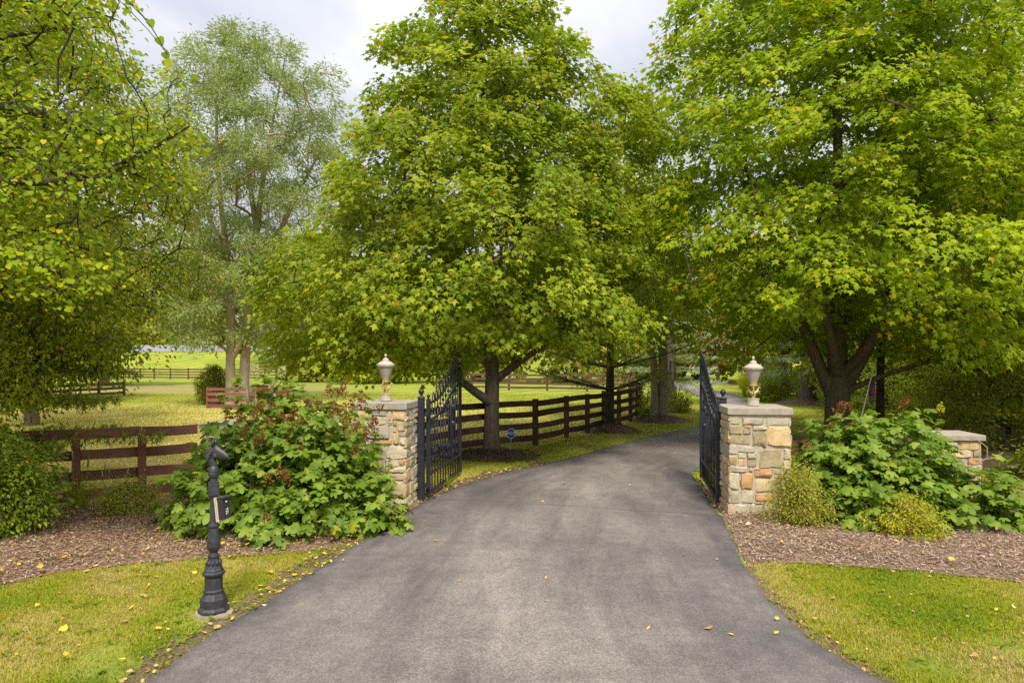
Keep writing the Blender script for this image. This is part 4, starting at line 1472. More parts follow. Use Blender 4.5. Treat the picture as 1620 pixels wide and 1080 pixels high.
# ------------------------------------------------------------------ horse head post and call box
def horse_post(x, y):
    root = thing('hitching_post', (x, y, 0), 'black cast iron hitching post with horse head beside the left driveway edge', 'hitching post')
    mb = MB(); mb.lathe([(.148, -.03), (.150, .012), (.140, .028), (.10, .032)], (x + .005, y, 0), 22, 0, 1.0, .78)
    o = mb.build('concrete_pad', M['concrete'], root)
    V = np.array([v.co for v in o.data.vertices]); V += np.random.default_rng(2).normal(size=V.shape) * .004
    o.data.vertices.foreach_set('co', V.astype(np.float32).ravel()); shade_by_angle(o, 50)
    z0 = .03
    mb = MB(); mb.lathe([(.116, z0), (.116, .052), (.106, .064), (.101, .068), (.100, .135), (.094, .142), (.074, .178), (.078, .186), (.078, .198), (.068, .204),
                         (.066, .300), (.072, .306), (.086, .322), (.086, .336), (.074, .344), (.072, .358), (.066, .366), (.058, .392)], (x, y, 0), 8, PI / 8)
    bevel(mb.build('octagonal_base', M['cast'], root), .004, 2)
    for k in range(8):
        a = PI / 8 + PI / 8 + k * PI / 4 + PI / 8
        r = .0655 * math.cos(PI / 8)
        mb = MB(); mb.box((x + r * math.cos(a), y + r * math.sin(a), .252), (.008, .034, .07), a)
        bevel(mb.build('base_panel', M['cast'], root), .003, 1)
    mb = MB(); mb.lathe([(.054, .388), (.046, .42), (.040, .444), (.044, .452), (.044, .464), (.034, .470), (.030, .490), (.036, .498), (.040, .506), (.048, .520), (.051, .545), (.047, .59), (.040, .64), (.035, .683),
                         (.044, .690), (.044, .702), (.034, .708), (.030, .72), (.027, .915), (.034, .922), (.034, .932)], (x, y, 0), 20)
    shade_by_angle(mb.build('shaft', M['cast'], root), 40)
    for k in range(10):
        a = 2 * PI * k / 10
        mb = MB(); mb.tube([(x + r * math.cos(a), y + r * math.sin(a), z) for r, z in ((.046, .39), (.050, .41), (.044, .436))], (.013, .012, .005), 6)
        mb.build('acanthus_leaf', M['cast'], root, True)
    mb = MB(); mb.box((x, y, .978), (.078, .078, .092), math.radians(28))
    bevel(mb.build('square_block', M['cast'], root), .004, 2)
    mb = MB(); mb.lathe([(.040, 1.024), (.040, 1.034), (.030, 1.038), (.027, 1.062), (.034, 1.070), (.041, 1.090), (.042, 1.104), (.0385, 1.108), (.0385, 1.112), (.041, 1.116), (.037, 1.14), (.027, 1.158), (.020, 1.165)], (x, y, 0), 20)
    shade_by_angle(mb.build('ball_neck', M['cast'], root), 40)
    # horse head: lofted neck and head in a plane turned a little towards the road
    k = 1 / 2740
    az = math.radians(-10)
    e1 = np.array((math.cos(az), math.sin(az), 0)); e2 = np.array((-math.sin(az), math.cos(az), 0))
    def Pt(zx, zy, w=0.0):
        return np.array((x, y, 1.145)) + e1 * (zx - 505) * k + UP * (780 - zy) * k + e2 * w * k
    def loft(secs, wf, sides=14):
        mb = MB(); V = []
        for (ax, ay), (bx_, by_), w in secs:
            a, b = np.array((ax, ay), float), np.array((bx_, by_), float)
            c, hlf = (a + b) / 2, (b - a) / 2
            for j in range(sides):
                t = 2 * PI * j / sides
                q = c + hlf * math.cos(t)
                V.append(Pt(q[0], q[1], w * math.sin(t)))
        m = len(secs)
        F = [(i * sides + j, i * sides + (j + 1) % sides, (i + 1) * sides + (j + 1) % sides, (i + 1) * sides + j) for i in range(m - 1) for j in range(sides)]
        F += [tuple(range(sides))[::-1], tuple((m - 1) * sides + j for j in range(sides))]
        return mb.add(V, F)
    head = loft([((440, 800), (585, 810), 75), ((425, 745), (583, 770), 72), ((372, 665), (574, 700), 66), ((322, 580), (560, 635), 62), ((305, 500), (545, 575), 62), ((320, 425), (520, 520), 64),
                 ((365, 350), (520, 500), 66), ((425, 308), (540, 480), 66)], 1)
    o = head.build('horse_neck', M['cast'], root, True)
    o = loft([((470, 300), (480, 520), 40), ((500, 288), (512, 585), 68), ((560, 288), (560, 606), 80), ((610, 318), (615, 606), 76), ((680, 368), (690, 594), 58), ((750, 418), (755, 588), 46), ((810, 462), (812, 592), 43), ((848, 500), (845, 592), 42), ((868, 535), (862, 572), 26)], 1).build('horse_head', M['cast'], root, True)
    for s in (-1, 1):
        mb = MB(); mb.tube([Pt(515, 310, 36 * s), Pt(518, 235, 46 * s), Pt(538, 150, 42 * s)], np.array((40, 38, 5)) * k, 8)
        mb.build('ear', M['cast'], root, True)
        mb = MB(); mb.ball(Pt(640, 425, 66 * s), 17 * k, segs=8, rings=6); mb.build('eye', M['cast'], root, True)
        mb = MB(); mb.ball(Pt(838, 528, 38 * s), 11 * k, segs=8, rings=6); mb.build('nostril', M['black_plastic'], root, True)
        mb = MB(); mb.ball(Pt(575, 515, 62 * s), 62 * k, sy=.45, segs=10, rings=7); mb.build('cheek', M['cast'], root, True)
        for j in range(6):
            t0 = j / 6
            ax, ay = 470 - 150 * t0, 330 + 210 * t0
            mb = MB(); mb.tube([Pt(ax, ay - 10, 50 * s), Pt(ax + 55, ay + 70, 66 * s), Pt(ax + 75, ay + 165, 62 * s)], np.array((16, 18, 5)) * k, 6)
            mb.build('mane_lock', M['cast'], root, True)
    mb = MB(); mb.tube([Pt(590, 606), Pt(660, 600), Pt(725, 585)], np.array((16, 20, 14)) * k, 6)
    mb.build('chin_strap', M['cast'], root, True)
    return root


HX, HY = -2.325, 5.42
horse_post(HX, HY)


def call_box(x, y):
    root = thing('call_box', (x, y, .8), 'small black gate call box on beige plates fixed to the horse head post', 'call box')
    az = math.radians(-17)           # the face looks towards a car window
    e1 = np.array((math.cos(az), math.sin(az), 0)); e2 = np.array((-math.sin(az), math.cos(az), 0))
    tilt = math.radians(-7)
    R = np.array(Matrix.Rotation(az, 3, 'Z') @ Matrix.Rotation(tilt, 3, 'Y'))
    c0 = np.array((x, y, .82))
    def part(name, d, w, h, t, mat, dz=0.0, bev=.004):
        mb = MB(); mb.box(c0 + R @ np.array((d, 0, dz)), (t, w, h), 0, R)
        return bevel(mb.build(name, M[mat], root), bev, 2)
    part('bracket', .034, .05, .07, .03, 'cast')
    part('backing_plate', .053, .092, .190, .012, 'beige')
    part('backing_plate', .068, .092, .186, .012, 'beige', -.002)
    hs = part('housing', .098, .086, .160, .046, 'black_plastic', .006)
    part('hood', .108, .096, .016, .066, 'cast', .090, .003)
    nrm = R @ np.array((1, 0, 0)); uy_ = R @ np.array((0, 0, -1)); 
    text_obj('TEL', .034, M['white'], hs, c0 + R @ np.array((.1225, .0, -.02)), uy_, nrm)
    mb = MB(); mb.ball(c0 + R @ np.array((.122, .0, .055)), .009, segs=10, rings=6)
    mb.build('button', M['white'], root, True)


call_box(HX, HY)


# ------------------------------------------------------------------ yard sign
def yard_sign(x, y):
    root = thing('yard_sign', (x, y, .08), 'small blue octagonal security sign on a stake by the maple trunk', 'sign')
    mb = MB(); mb.tube([(x - .02, y + .012, 0.02), (x, y + .012, .36)], .008, 6); mb.build('stake', M['alu'], root)
    rot = math.radians(4)
    e1 = np.array((math.cos(rot), math.sin(rot), 0)); nrm = np.array((math.sin(rot), -math.cos(rot), 0))
    def octa(r, t, off):
        mb = MB(); V = []
        for s in (0, 1):
            for k in range(8):
                a = PI / 8 + k * PI / 4
                V.append(np.array((x, y, .46)) + e1 * r * .93 * math.cos(a) + UP * r * 1.05 * math.sin(a) + nrm * (off + s * t))
        F = [tuple(range(8))[::-1], tuple(range(8, 16))] + [(k, (k + 1) % 8, 8 + (k + 1) % 8, 8 + k) for k in range(8)]
        return mb.add(V, F)
    octa(.104, .004, 0).build('rim', M['white'], root)
    p = octa(.096, .003, .0042).build('panel', M['sign_blue'], root)
    text_obj('ADT', .078, M['white'], p, np.array((x, y, .462)) + nrm * .0085, e1, nrm, width=1.05)


yard_sign(-.02, 14.35)


# ------------------------------------------------------------------ fences
def board(p0, p1, h, t, rng, nseg=3):
    """a plank between two points, slightly bowed, with rough edges."""
    p0, p1 = np.asarray(p0, float), np.asarray(p1, float)
    d = p1 - p0; d /= np.linalg.norm(d)
    n = np.cross(d, UP); n /= np.linalg.norm(n)
    up = np.cross(n, d)
    V = []
    sag = rng.normal() * .012
    for i in range(nseg + 1):
        f = i / nseg
        c = p0 * (1 - f) + p1 * f + up * (sag * 4 * f * (1 - f)) + n * rng.normal() * .002
        hh = h / 2 + rng.normal() * .002
        V += [c - up * hh - n * t / 2, c - up * hh + n * t / 2, c + up * hh + n * t / 2, c + up * hh - n * t / 2]
    F = [(i * 4 + k, i * 4 + (k + 1) % 4, (i + 1) * 4 + (k + 1) % 4, (i + 1) * 4 + k) for i in range(nseg) for k in range(4)]
    F += [(3, 2, 1, 0), tuple(nseg * 4 + k for k in range(4))]
    return MB().add(V, F)


def fence(label, pts, rails, mat, seed, h=1.08, rail_h=.135, thick=.032, post=.10, front=1, first_post=True, last_post=True, group='post and rail fences', tops=None):
    rng = np.random.default_rng(seed)
    pts = [(p[0], p[1], tz(p[0], p[1]) + (p[2] if len(p) > 2 else 0)) for p in pts]
    root = thing('rail_fence', pts[0], label, 'fence', group)
    for i, p in enumerate(pts):
        if (i == 0 and not first_post) or (i == len(pts) - 1 and not last_post):
            continue
        q = pts[min(i + 1, len(pts) - 1)]; o = pts[max(i - 1, 0)]
        rz = math.atan2(q[1] - o[1], q[0] - o[0])
        hh = h * rng.uniform(.985, 1.03)
        mb = MB(); mb.box((p[0], p[1], p[2] + hh / 2 - .05), (post, post, hh + .1), rz + rng.normal() * .03)
        mb.build('post', M[mat], root)
    for i in range(len(pts) - 1):
        a, b = np.array(pts[i]), np.array(pts[i + 1])
        d = b - a; d /= np.linalg.norm(d); n = np.cross(d, UP); n /= np.linalg.norm(n)
        off = n * (post / 2 + thick / 2 + .002) * front
        for z in rails:
            e = rng.normal(size=2) * .006
            board(a + off + UP * (z + e[0]) + d * .003, b + off + UP * (z + e[1]) - d * .003, rail_h, thick, rng).build('rail', M[mat], root)
    return root


R4 = (.20, .465, .73, .985)
F2 = [(-4.52, 10.02), (-5.13, 9.64), (-5.78, 9.22), (-6.5, 8.75), (-7.3, 8.2)]
fence('red brown rail fence running left from the end pillar behind the clipped hedge', F2, (.17, .43, .705, .985), 'fence_red', 1, h=1.0, front=1, first_post=False)
F1 = [(-2.15, 10.25), (-2.15, 11.6), (-1.85, 13.0), (-1.25, 14.4), (-.42, 15.42), (.54, 16.1), (1.38, 17.65), (2.02, 18.65), (2.62, 19.85), (3.22, 20.95), (3.76, 22.1), (4.2, 23.4), (4.56, 24.7), (4.85, 26.3), (5.05, 28.0)]
fence('dark brown four rail fence along the left of the driveway behind the big maple', F1, R4, 'fence_dark', 2, h=1.06, front=1)
F1b = [(5.05, 28.2), (5.3, 30.5), (5.6, 33), (6.0, 35.5), (6.6, 38.2), (7.2, 41)]
fence('faded red rail fence continuing beside the driveway past the pine trees', F1b, R4, 'fence_faded', 12, h=1.06, front=1)
FB = [(7.0, 41.6), (4.6, 42.6), (2.2, 43.5), (-.2, 44.4), (-2.6, 45.2), (-5.0, 46.0)]
fence('brown rail fence crossing the back of the mown field', FB, R4, 'fence_brown', 13, h=1.06, front=-1)
fence('red brown rail fence between the right gate pillar and its low end pillar', [(3.54, 9.05), (4.55, 9.2), (5.72, 9.45)], (.22, .565, .86), 'fence_red', 3, h=.92, rail_h=.14, front=1, first_post=False, last_post=False)
F4 = [(-40.5, 71.5), (-38.9, 70.5), (-37.2, 69.6), (-35.5, 69.0), (-33.7, 68.6), (-31.8, 68.3), (-29.9, 68.2), (-28.0, 68.2), (-26.1, 68.2), (-24.2, 68.1), (-22.8, 67.2), (-21.4, 66.2), (-20.0, 65.4), (-18.4, 64.8)]
fence('brown four rail fence curving across the far lawn below the road', F4, R4, 'fence_brown', 4, h=1.1, front=1)
fence('brown rail fence ending in the left paddock behind the dark foliage', [(-21.2, 38.0), (-21.5, 36.2), (-21.85, 34.4), (-22.2, 32.6), (-22.6, 30.6)], (.18, .43, .68), 'fence_brown', 5, h=.84, front=1)
fence('faded red tree guard fence round the tall twin trunk tree', [(-12.42, 28.4), (-10.35, 28.0), (-9.9, 31.2), (-13.0, 31.6), (-12.42, 28.55)], (.10, .33, .56, .76), 'fence_faded', 6, h=.84, rail_h=.12, front=1)


# ------------------------------------------------------------------ trees
# centre left maple
mapleA_prof = [(1.75, -2.1, 14.3, 1.9, 2.3), (2.3, -1.2, 14.3, 3.6, 3.3), (3.1, -.85, 14.4, 4.0, 3.9), (4.3, -.85, 14.6, 3.9, 3.8), (5.5, -.65, 14.7, 3.6, 3.5), (6.9, -.35, 14.8, 3.0, 2.9),
               (8.2, -.35, 14.9, 2.35, 2.3), (9.3, -.5, 14.9, 1.6, 1.6), (10.4, -.6, 14.9, .6, .6)]
mapleA_trunk = [[(-.44, 14.9, -.05, .25), (-.44, 14.9, .12, .19), (-.44, 14.9, .6, .165), (-.43, 14.9, 1.2, .165), (-.42, 14.9, 1.8, .15), (-.45, 14.9, 3, .125), (-.5, 14.9, 4.6, .10), (-.55, 14.9, 6.3, .075), (-.65, 14.9, 8, .05), (-.7, 14.9, 9.6, .02)],
                [(-.42, 14.85, 1.05, .11), (-.85, 14.6, 1.35, .085), (-1.5, 14.4, 1.9, .06), (-2.4, 14.2, 2.5, .04), (-3.2, 14.0, 2.9, .02)],
                [(-.42, 14.9, 1.5, .10), (.05, 14.8, 1.85, .075), (.7, 14.8, 2.3, .06), (1.5, 14.7, 3.0, .045), (2.2, 14.7, 3.8, .02)],
                [(-.44, 14.9, 1.7, .10), (-.75, 14.7, 2.4, .075), (-1.1, 14.4, 3.4, .055), (-1.6, 14.2, 4.6, .03)],
                [(-.43, 14.9, 2.2, .09), (.1, 15, 3.1, .07), (.6, 15, 4.3, .05), (1.0, 15, 5.6, .025)],
                [(-.43, 14.8, 2.0, .08), (-.3, 14.0, 2.7, .06), (-.2, 13.2, 3.6, .04), (-.2, 12.6, 4.4, .02)]]
broad_tree('maple_tree', 'dense green maple behind the left gate, its trunk in front of the dark fence', (-.44, 14.9, 0), mapleA_trunk, mapleA_prof, 1600, 56, .42, .114, 'maple', 'bark_maple', 101, singles=300, clumps=(230, .24),
           keep=lambda P: ~((np.hypot(P[:, 0] + .42, 0) < .55) & (P[:, 1] < 14.6) & (P[:, 2] < 2.35)) & ~((P[:, 0] > .2) & (P[:, 2] < 2.3)),
           age_p=.008, age_top=.09, lump=.17)

mapleB_prof = [(2.05, 8.2, 14.9, 3.4, 2.6), (2.45, 7.2, 14.9, 3.9, 3.2), (3.0, 7.2, 14.9, 4.6, 3.9), (4.4, 7.4, 15.1, 4.85, 4.2), (5.8, 7.5, 15.3, 5.0, 4.3), (7.3, 7.5, 15.5, 4.95, 4.2), (8.8, 7.5, 15.6, 4.3, 3.9), (10.3, 7.5, 15.8, 3.6, 3.5), (12, 7.5, 16, 2.4, 2.4), (13.4, 7.5, 16, .8, .8)]
mapleB_trunk = [[(7.5, 16, -.05, .40), (7.5, 16, .2, .31), (7.5, 16, .8, .28), (7.48, 16, 1.4, .27), (7.5, 16, 2.0, .20), (7.5, 16, 3.2, .16), (7.52, 16, 5, .13), (7.5, 16, 7.2, .10), (7.45, 16, 9.5, .06), (7.5, 16, 12, .02)],
                [(7.35, 16, 1.2, .16), (7.0, 16, 2.0, .13), (6.5, 15.9, 3.2, .10), (5.9, 15.8, 4.6, .07), (5.3, 15.7, 6.2, .04), (4.9, 15.6, 7.5, .02)],
                [(7.6, 16, 1.3, .17), (8.0, 15.9, 2.0, .15), (8.5, 15.8, 3.2, .12), (9.0, 15.8, 5.0, .09), (9.5, 15.8, 7, .05), (9.8, 15.8, 8.6, .02)],
                [(7.6, 15.9, 1.25, .075), (8.3, 15.6, 1.62, .058), (9.0, 15.3, 1.90, .048), (9.9, 15.0, 2.15, .038), (10.7, 14.8, 2.65, .026), (11.6, 14.6, 3.1, .012)],
                [(7.45, 15.9, 1.6, .12), (7.0, 15.2, 2.4, .09), (6.4, 14.4, 3.2, .07), (5.7, 13.6, 3.9, .04), (5.1, 13.0, 4.5, .02)],
                [(7.6, 15.9, 1.7, .12), (7.9, 15.0, 2.5, .09), (8.1, 14.0, 3.4, .06), (8.2, 13.0, 4.2, .03)],
                [(7.5, 16, 2.4, .11), (7.1, 16.2, 3.8, .09), (6.6, 16.4, 5.6, .06), (6.3, 16.5, 7.6, .03)]]
broad_tree('maple_tree', 'big yellow green maple behind the right gate pillar with thick forked trunk', (7.5, 16, 0), mapleB_trunk, mapleB_prof, 2000, 56, .47, .126, 'lime_maple', 'bark_maple', 102, singles=300, clumps=(270, .27),
           keep=lambda P: ~((np.abs(P[:, 0] / P[:, 1] - .469) < .016) & (P[:, 1] < 15.6) & (P[:, 2] > 4.5) & (P[:, 2] < 7.5)) & ~((P[:, 1] < 15.5) & (P[:, 2] < 2.9) & (P[:, 0] < 7.9)) & ~((P[:, 1] > 17.0) & (P[:, 2] < 8) & (np.sin(P[:, 0] * 91 + P[:, 2] * 57) < .5)),
           age_p=.01, age_top=.14, lump=.17, outer=.5)

# light green tree and pine beyond the gate
twin_prof = [(2.6, 4.3, 22.5, 1.6, 1.6), (3.6, 4.1, 22.5, 2.4, 2.2), (5.5, 3.8, 22.6, 2.5, 2.4), (8, 3.7, 22.8, 1.9, 1.9), (10, 3.7, 22.8, 1.2, 1.2), (11.0, 3.7, 22.8, .4, .4)]
twin_trunk = [[(4.62, 22.5, -.05, .16), (4.62, 22.5, .5, .125), (4.6, 22.5, 1.6, .115), (4.5, 22.5, 3, .10), (4.2, 22.6, 5.5, .07), (3.9, 22.7, 9, .03)],
              [(4.88, 22.55, -.05, .2), (4.88, 22.55, .5, .17), (4.92, 22.55, 1.8, .15), (4.8, 22.55, 3.2, .12), (4.6, 22.6, 6, .06)]]
broad_tree('broadleaf_tree', 'light green tree with pale twin trunks right of the fence end', (4.75, 22.5, 0), twin_trunk, twin_prof, 520, 40, .42, .15, 'maple', 'bark_pale', 103, T=T_OVATE)


def conifer(name, label, base, H, r_low, z_low, key, bark, seed, levels=14, per=7, tip_len=.16, n_t=16, trunk_r=.12, droop=.0, T=T_PINE, group=None, shape=1.0, az=None, up=.25, bough=1.0):
    rng = np.random.default_rng(seed)
    x, y, z = base
    root = thing(name, base, label, 'tree', group)
    trunk = [[(x, y, z - .05, trunk_r * 1.3), (x, y, z + .3, trunk_r), (x + rng.normal() * .03, y, z + H * .5, trunk_r * .6), (x, y, z + H, .012)]]
    p0, p1, r0, r1 = [], [], [], []
    pos, dr, nor = [], [], []
    for i in range(levels):
        f = i / (levels - 1)
        zz = z + z_low + (H - z_low) * f ** .95
        rl = max(.12, r_low * (1 - f) ** shape)
        for k in range(per):
            a = 2 * PI * k / per + rng.uniform(0, 1) + i * 2.4 if az is None else rng.uniform(*az)
            ln = rl * rng.uniform(.7, 1.1)
            d = np.array((math.cos(a), math.sin(a), up * (.3 + f) - droop))
            m = 5
            prev = np.array((x, y, zz)); rr = max(.004, .022 * ln / 1.5 + .008) * bough
            pts = []
            for s in range(1, m + 1):
                t = s / m
                q = np.array((x, y, zz)) + d * ln * t + np.array((0, 0, (-droop * .5 + up * .3) * ln * t * t))
                p0.append(prev); p1.append(q); r0.append(rr * (1 - (s - 1) / m * .8)); r1.append(rr * (1 - t * .8)); prev = q
                pts.append(q)
            pts = np.array(pts)
            nn = int(n_t * max(.35, ln / r_low) * 1.6)
            t = rng.uniform(.28, 1.02, nn)
            c = np.c_[[np.interp(t, np.linspace(.2, 1, m), pts[:, j]) for j in range(3)]].T
            sd_ = np.array((-math.sin(a), math.cos(a), 0))
            lat = rng.normal(size=nn) * .20 * ln * (1.15 - t)
            c = c + sd_ * lat[:, None] + np.array((0, 0, 1)) * (rng.normal(size=nn) * .035 - np.abs(lat) * .12)[:, None]
            pos.append(c)
            dr.append(d[None] * .8 + sd_[None] * np.sign(lat)[:, None] * .7 + rng.normal(size=(nn, 3)) * .3)
            nor.append(np.tile((0, 0, 1.), (nn, 1)) + rng.normal(size=(nn, 3)) * .3)
    trunk_object(root, M[bark], trunk, (np.array(p0), np.array(p1), np.array(r0), np.array(r1)), 9, 4)
    pos, dr, nor = np.concatenate(pos), np.concatenate(dr), np.concatenate(nor)
    n = len(pos)
    crown_object(root, M[key], [(T, pos, dr, nor, tip_len * rng.uniform(.7, 1.25, n), np.clip(rng.normal(.5, .2, n), 0, 1), (rng.uniform(size=n) < .05) * .8)])
    return root


conifer('pine_tree', 'slender pine with bare lower trunk in a mulch ring beside the fence', (2.72, 19.4, 0), 8.2, 2.3, 1.15, 'pine', 'bark_dark', 201, 14, 7, .20, 24, .13, -.05, up=.3)
conifer('spruce_tree', 'blue spruce with silvery branches beyond the right gate leaf', (7.3, 31.8, 0), 8.5, 2.7, 1.0, 'blue_spruce', 'bark_maple', 202, 16, 8, .22, 22, .22, .06, T=T_SPRUCE, up=.1)
conifer('spruce_tree', 'blue spruce with thick bare trunk in a dark mulch mound behind the right pillar', (13.2, 31.0, 0), 9, 2.6, 1.55, 'blue_spruce', 'bark_maple', 203, 14, 7, .22, 20, .34, .10, T=T_SPRUCE, up=.05)
conifer('pine_tree', 'light green pine behind the pale twin trunk tree', (6.1, 27.0, 0), 8.5, 2.2, 1.9, 'pine', 'bark_maple', 204, 9, 6, .22, 20, .2, .0, up=.2)
conifer('hemlock_tree', 'dark conifer at the left edge with feathery low boughs over the hedge', (-6.85, 9.1, 0), 6.5, 2.0, 1.02, 'conifer', 'bark_maple', 205, 15, 7, .15, 60, .115, .06, T=T_SPRUCE, up=.05, bough=.42)

# left edge: small leaved tree, and the big leaved boughs reaching in front of it
buck_prof = [(1.45, -6.2, 8.5, 1.0, .9), (1.9, -6.2, 8.5, 1.35, 1.2), (2.5, -6.2, 8.6, 1.75, 1.6), (3.2, -6.3, 8.7, 2.25, 1.9), (4.4, -6.3, 8.7, 2.35, 2.0), (5.3, -6.4, 8.7, 2.1, 1.9), (6.3, -6.8, 8.7, 1.7, 1.7), (8.0, -7.2, 8.7, .9, 1.0)]
buck_trunk = [[(-7.1, 8.6, -.05, .2), (-7.1, 8.6, .5, .15), (-7.0, 8.6, 1.5, .13), (-6.9, 8.6, 2.8, .10), (-6.8, 8.7, 4.5, .07), (-6.9, 8.7, 7, .02)],
              [(-7.0, 8.6, 1.6, .09), (-6.4, 8.4, 2.6, .07), (-5.6, 8.3, 3.4, .045), (-4.8, 8.2, 4.0, .02)],
              [(-6.9, 8.6, 2.6, .08), (-6.1, 8.4, 3.8, .055), (-5.3, 8.3, 4.9, .02)],
              [(-7.05, 8.6, 1.0, .07), (-6.3, 8.5, 1.6, .05), (-5.5, 8.5, 2.1, .02)]]
broad_tree('buckthorn_tree', 'bushy small leaved tree filling the left edge above the hedge', (-7.1, 8.6, 0), buck_trunk, buck_prof, 1700, 54, .32, .058, 'buckthorn', 'bark_dark', 104, T=T_OVATE, kite=False, clumps=(120, .3),
           age_p=.03, age_top=.12, lump=.14, wob=.6, droop=.5, outer=.5)


def mulberry():
    rng = np.random.default_rng(105)
    limbs = [[(-6.6, 6.2, -.05, .2), (-6.6, 6.2, 1.5, .15), (-6.5, 6.2, 3, .13), (-6.4, 6.2, 4.6, .10), (-6.3, 6.2, 6.2, .06)],
             [(-6.5, 6.2, 3.3, .06), (-5.2, 6.1, 4.25, .045), (-4.4, 6.1, 4.22, .036), (-3.85, 6.1, 4.05, .028), (-3.4, 6.1, 3.9, .016), (-3.1, 6.1, 3.72, .008)],
             [(-6.5, 6.2, 2.9, .055), (-5.2, 6.0, 3.7, .04), (-4.3, 6.0, 3.50, .032), (-3.7, 6.0, 3.52, .026), (-3.2, 6.0, 3.75, .018), (-2.78, 6.0, 4.0, .008)],
             [(-6.45, 6.2, 3.9, .05), (-5.3, 6.2, 4.7, .035), (-4.4, 6.2, 4.9, .022), (-3.7, 6.2, 4.95, .01)],
             [(-6.5, 6.2, 2.4, .05), (-5.3, 5.9, 3.0, .035), (-4.4, 5.9, 2.95, .022), (-3.7, 5.9, 2.65, .01)],
             [(-6.5, 6.2, 3.1, .04), (-5.4, 6.4, 3.3, .03), (-4.5, 6.4, 3.15, .022), (-3.9, 6.4, 3.0, .01)],
             [(-6.35, 6.2, 4.9, .045), (-5.2, 5.7, 5.3, .028), (-3.9, 5.6, 5.2, .016), (-3.3, 5.6, 5.05, .01), (-2.95, 5.6, 4.75, .006), (-2.78, 5.6, 4.45, .003)]]
    root = thing('mulberry_tree', (-6.6, 6.2, 0), 'big leaved tree reaching yellow green boughs in from the upper left', 'tree')
    P = []
    for l in limbs[1:]:
        l = np.array(l)
        m = 24
        t = np.linspace(0.9, len(l) - 1, m)
        c = np.c_[[np.interp(t, np.arange(len(l)), l[:, k]) for k in range(3)]].T
        for _ in range(8):
            q = c + rng.normal(size=c.shape) * np.array((.22, .26, .20))
            P.append(q[q[:, 0] < -2.7 - .0])
    P = np.concatenate(P)
    # keep the window of sky above the bough clear
    u = P[:, 0] / P[:, 1] * 1100 + 810; v = 568 - (P[:, 2] - EYE) / P[:, 1] * 1100
    P = P[rng.uniform(size=len(P)) < .8]; u = P[:, 0] / P[:, 1] * 1100 + 810; v = 568 - (P[:, 2] - EYE) / P[:, 1] * 1100
    P = P[~((u > 190) & (v < 108)) & (u < 292) & (v < 470)]
    O = np.tile((.6, -.4, .3), (len(P), 1)); O /= np.linalg.norm(O, axis=1)[:, None]
    segs = grow(limbs, P, rng, tip=.004, arch=.05, steps=3)
    trunk_object(root, M['bark_dark'], limbs, segs, 8, 5)
    arr = sprays(P, O, 17, .23, .044, rng, flat=.05, up=.7, out=.5, wob=.6, droop=.75, age_p=.03, age_top=.12)
    # the sprig hanging alone against the sky
    sp = np.array([(-2.92, 5.6, 4.72), (-2.85, 5.6, 4.58), (-2.80, 5.6, 4.46), (-2.79, 5.6, 4.40)])
    arr2 = (sp, np.array([(.5, 0, -1.0)] * 4), np.array([(.1, -1, .3)] * 4), np.array((.07, .08, .07, .08)), np.full(4, .5), np.array((0, 0, .2, .5)))
    arr = tuple(np.concatenate([a, b]) for a, b in zip(arr, arr2))
    mask = split_near(arr, 300, rng)
    leaf_objects(root, T_HEART, 'mulberry', *[a[mask] for a in arr[:4]])
    crown_object(root, M['mulberry'], [(T_HEART, *[a[~mask] for a in arr])])


mulberry()

# tall grey green tree in the paddock
will_prof = [(2.6, -12.8, 30, 1.8, 1.8), (3.6, -12.6, 30, 2.6, 2.4), (5.5, -12.2, 30, 3.0, 2.8), (7.5, -11.8, 30, 3.7, 3.2), (9.5, -11.2, 30, 4.5, 3.8), (11.5, -10.9, 30, 5.0, 4.0), (13.5, -11.1, 30, 4.0, 3.4), (15.0, -11.5, 30, 2.6, 2.4), (16.2, -11.6, 30, .9, .9)]
will_trunk = [[(-12.15, 30, -.05, .26), (-12.15, 30, .5, .21), (-12.15, 30, 2.2, .185), (-12.1, 30, 4, .17), (-12.3, 30, 6.5, .14), (-12.6, 30, 9, .10), (-12.8, 30, 12, .06), (-12.6, 30, 15, .02)],
              [(-11.72, 30.3, -.05, .26), (-11.72, 30.3, .5, .22), (-11.6, 30.3, 2.4, .20), (-11.5, 30.3, 4.3, .18), (-11.3, 30.3, 6.5, .15), (-10.9, 30.3, 9.5, .11), (-10.4, 30.3, 12.5, .05), (-10.0, 30.3, 14.5, .02)],
              [(-11.5, 30.3, 4.6, 0.162), (-10.6, 30.2, 6.4, 0.121), (-9.6, 30.2, 8.6, 0.095), (-8.4, 30.1, 10.8, 0.041)],
              [(-12.1, 30, 2.0, 0.135), (-11.8, 30, 2.5, 0.121), (-11.6, 30.1, 3.1, 0.108)],
              [(-12.15, 30, 4.2, 0.135), (-13.3, 30, 5.2, 0.108), (-14.6, 30, 6.0, 0.068), (-15.6, 29.9, 6.8, 0.027)],
              [(-12.3, 30, 6.2, 0.135), (-13.2, 30, 8.4, 0.095), (-14.0, 30, 11, 0.054), (-14.5, 30, 13, 0.027)],
              [(-11.1, 30.3, 7.5, 0.135), (-11.5, 30.3, 10, 0.095), (-11.6, 30.3, 13, 0.041)],
              [(-11.4, 30.2, 2.9, 0.108), (-10.4, 30, 3.3, 0.081), (-9.2, 29.9, 3.2, 0.054), (-8.5, 29.9, 3.3, 0.027)]]
broad_tree('willow_tree', 'tall airy grey green tree with twin pale trunks in the left paddock', (-12.0, 30.1, 0), will_trunk, will_prof, 1000, 105, .50, .17, 'willow', 'bark_pale', 106, T=T_SLIM, kite=False, clumps=(190, .42),
           tip=.010, lump=.2, outer=.5, wob=.8, flat=.16, up=.6, out=.4, droop=.4)


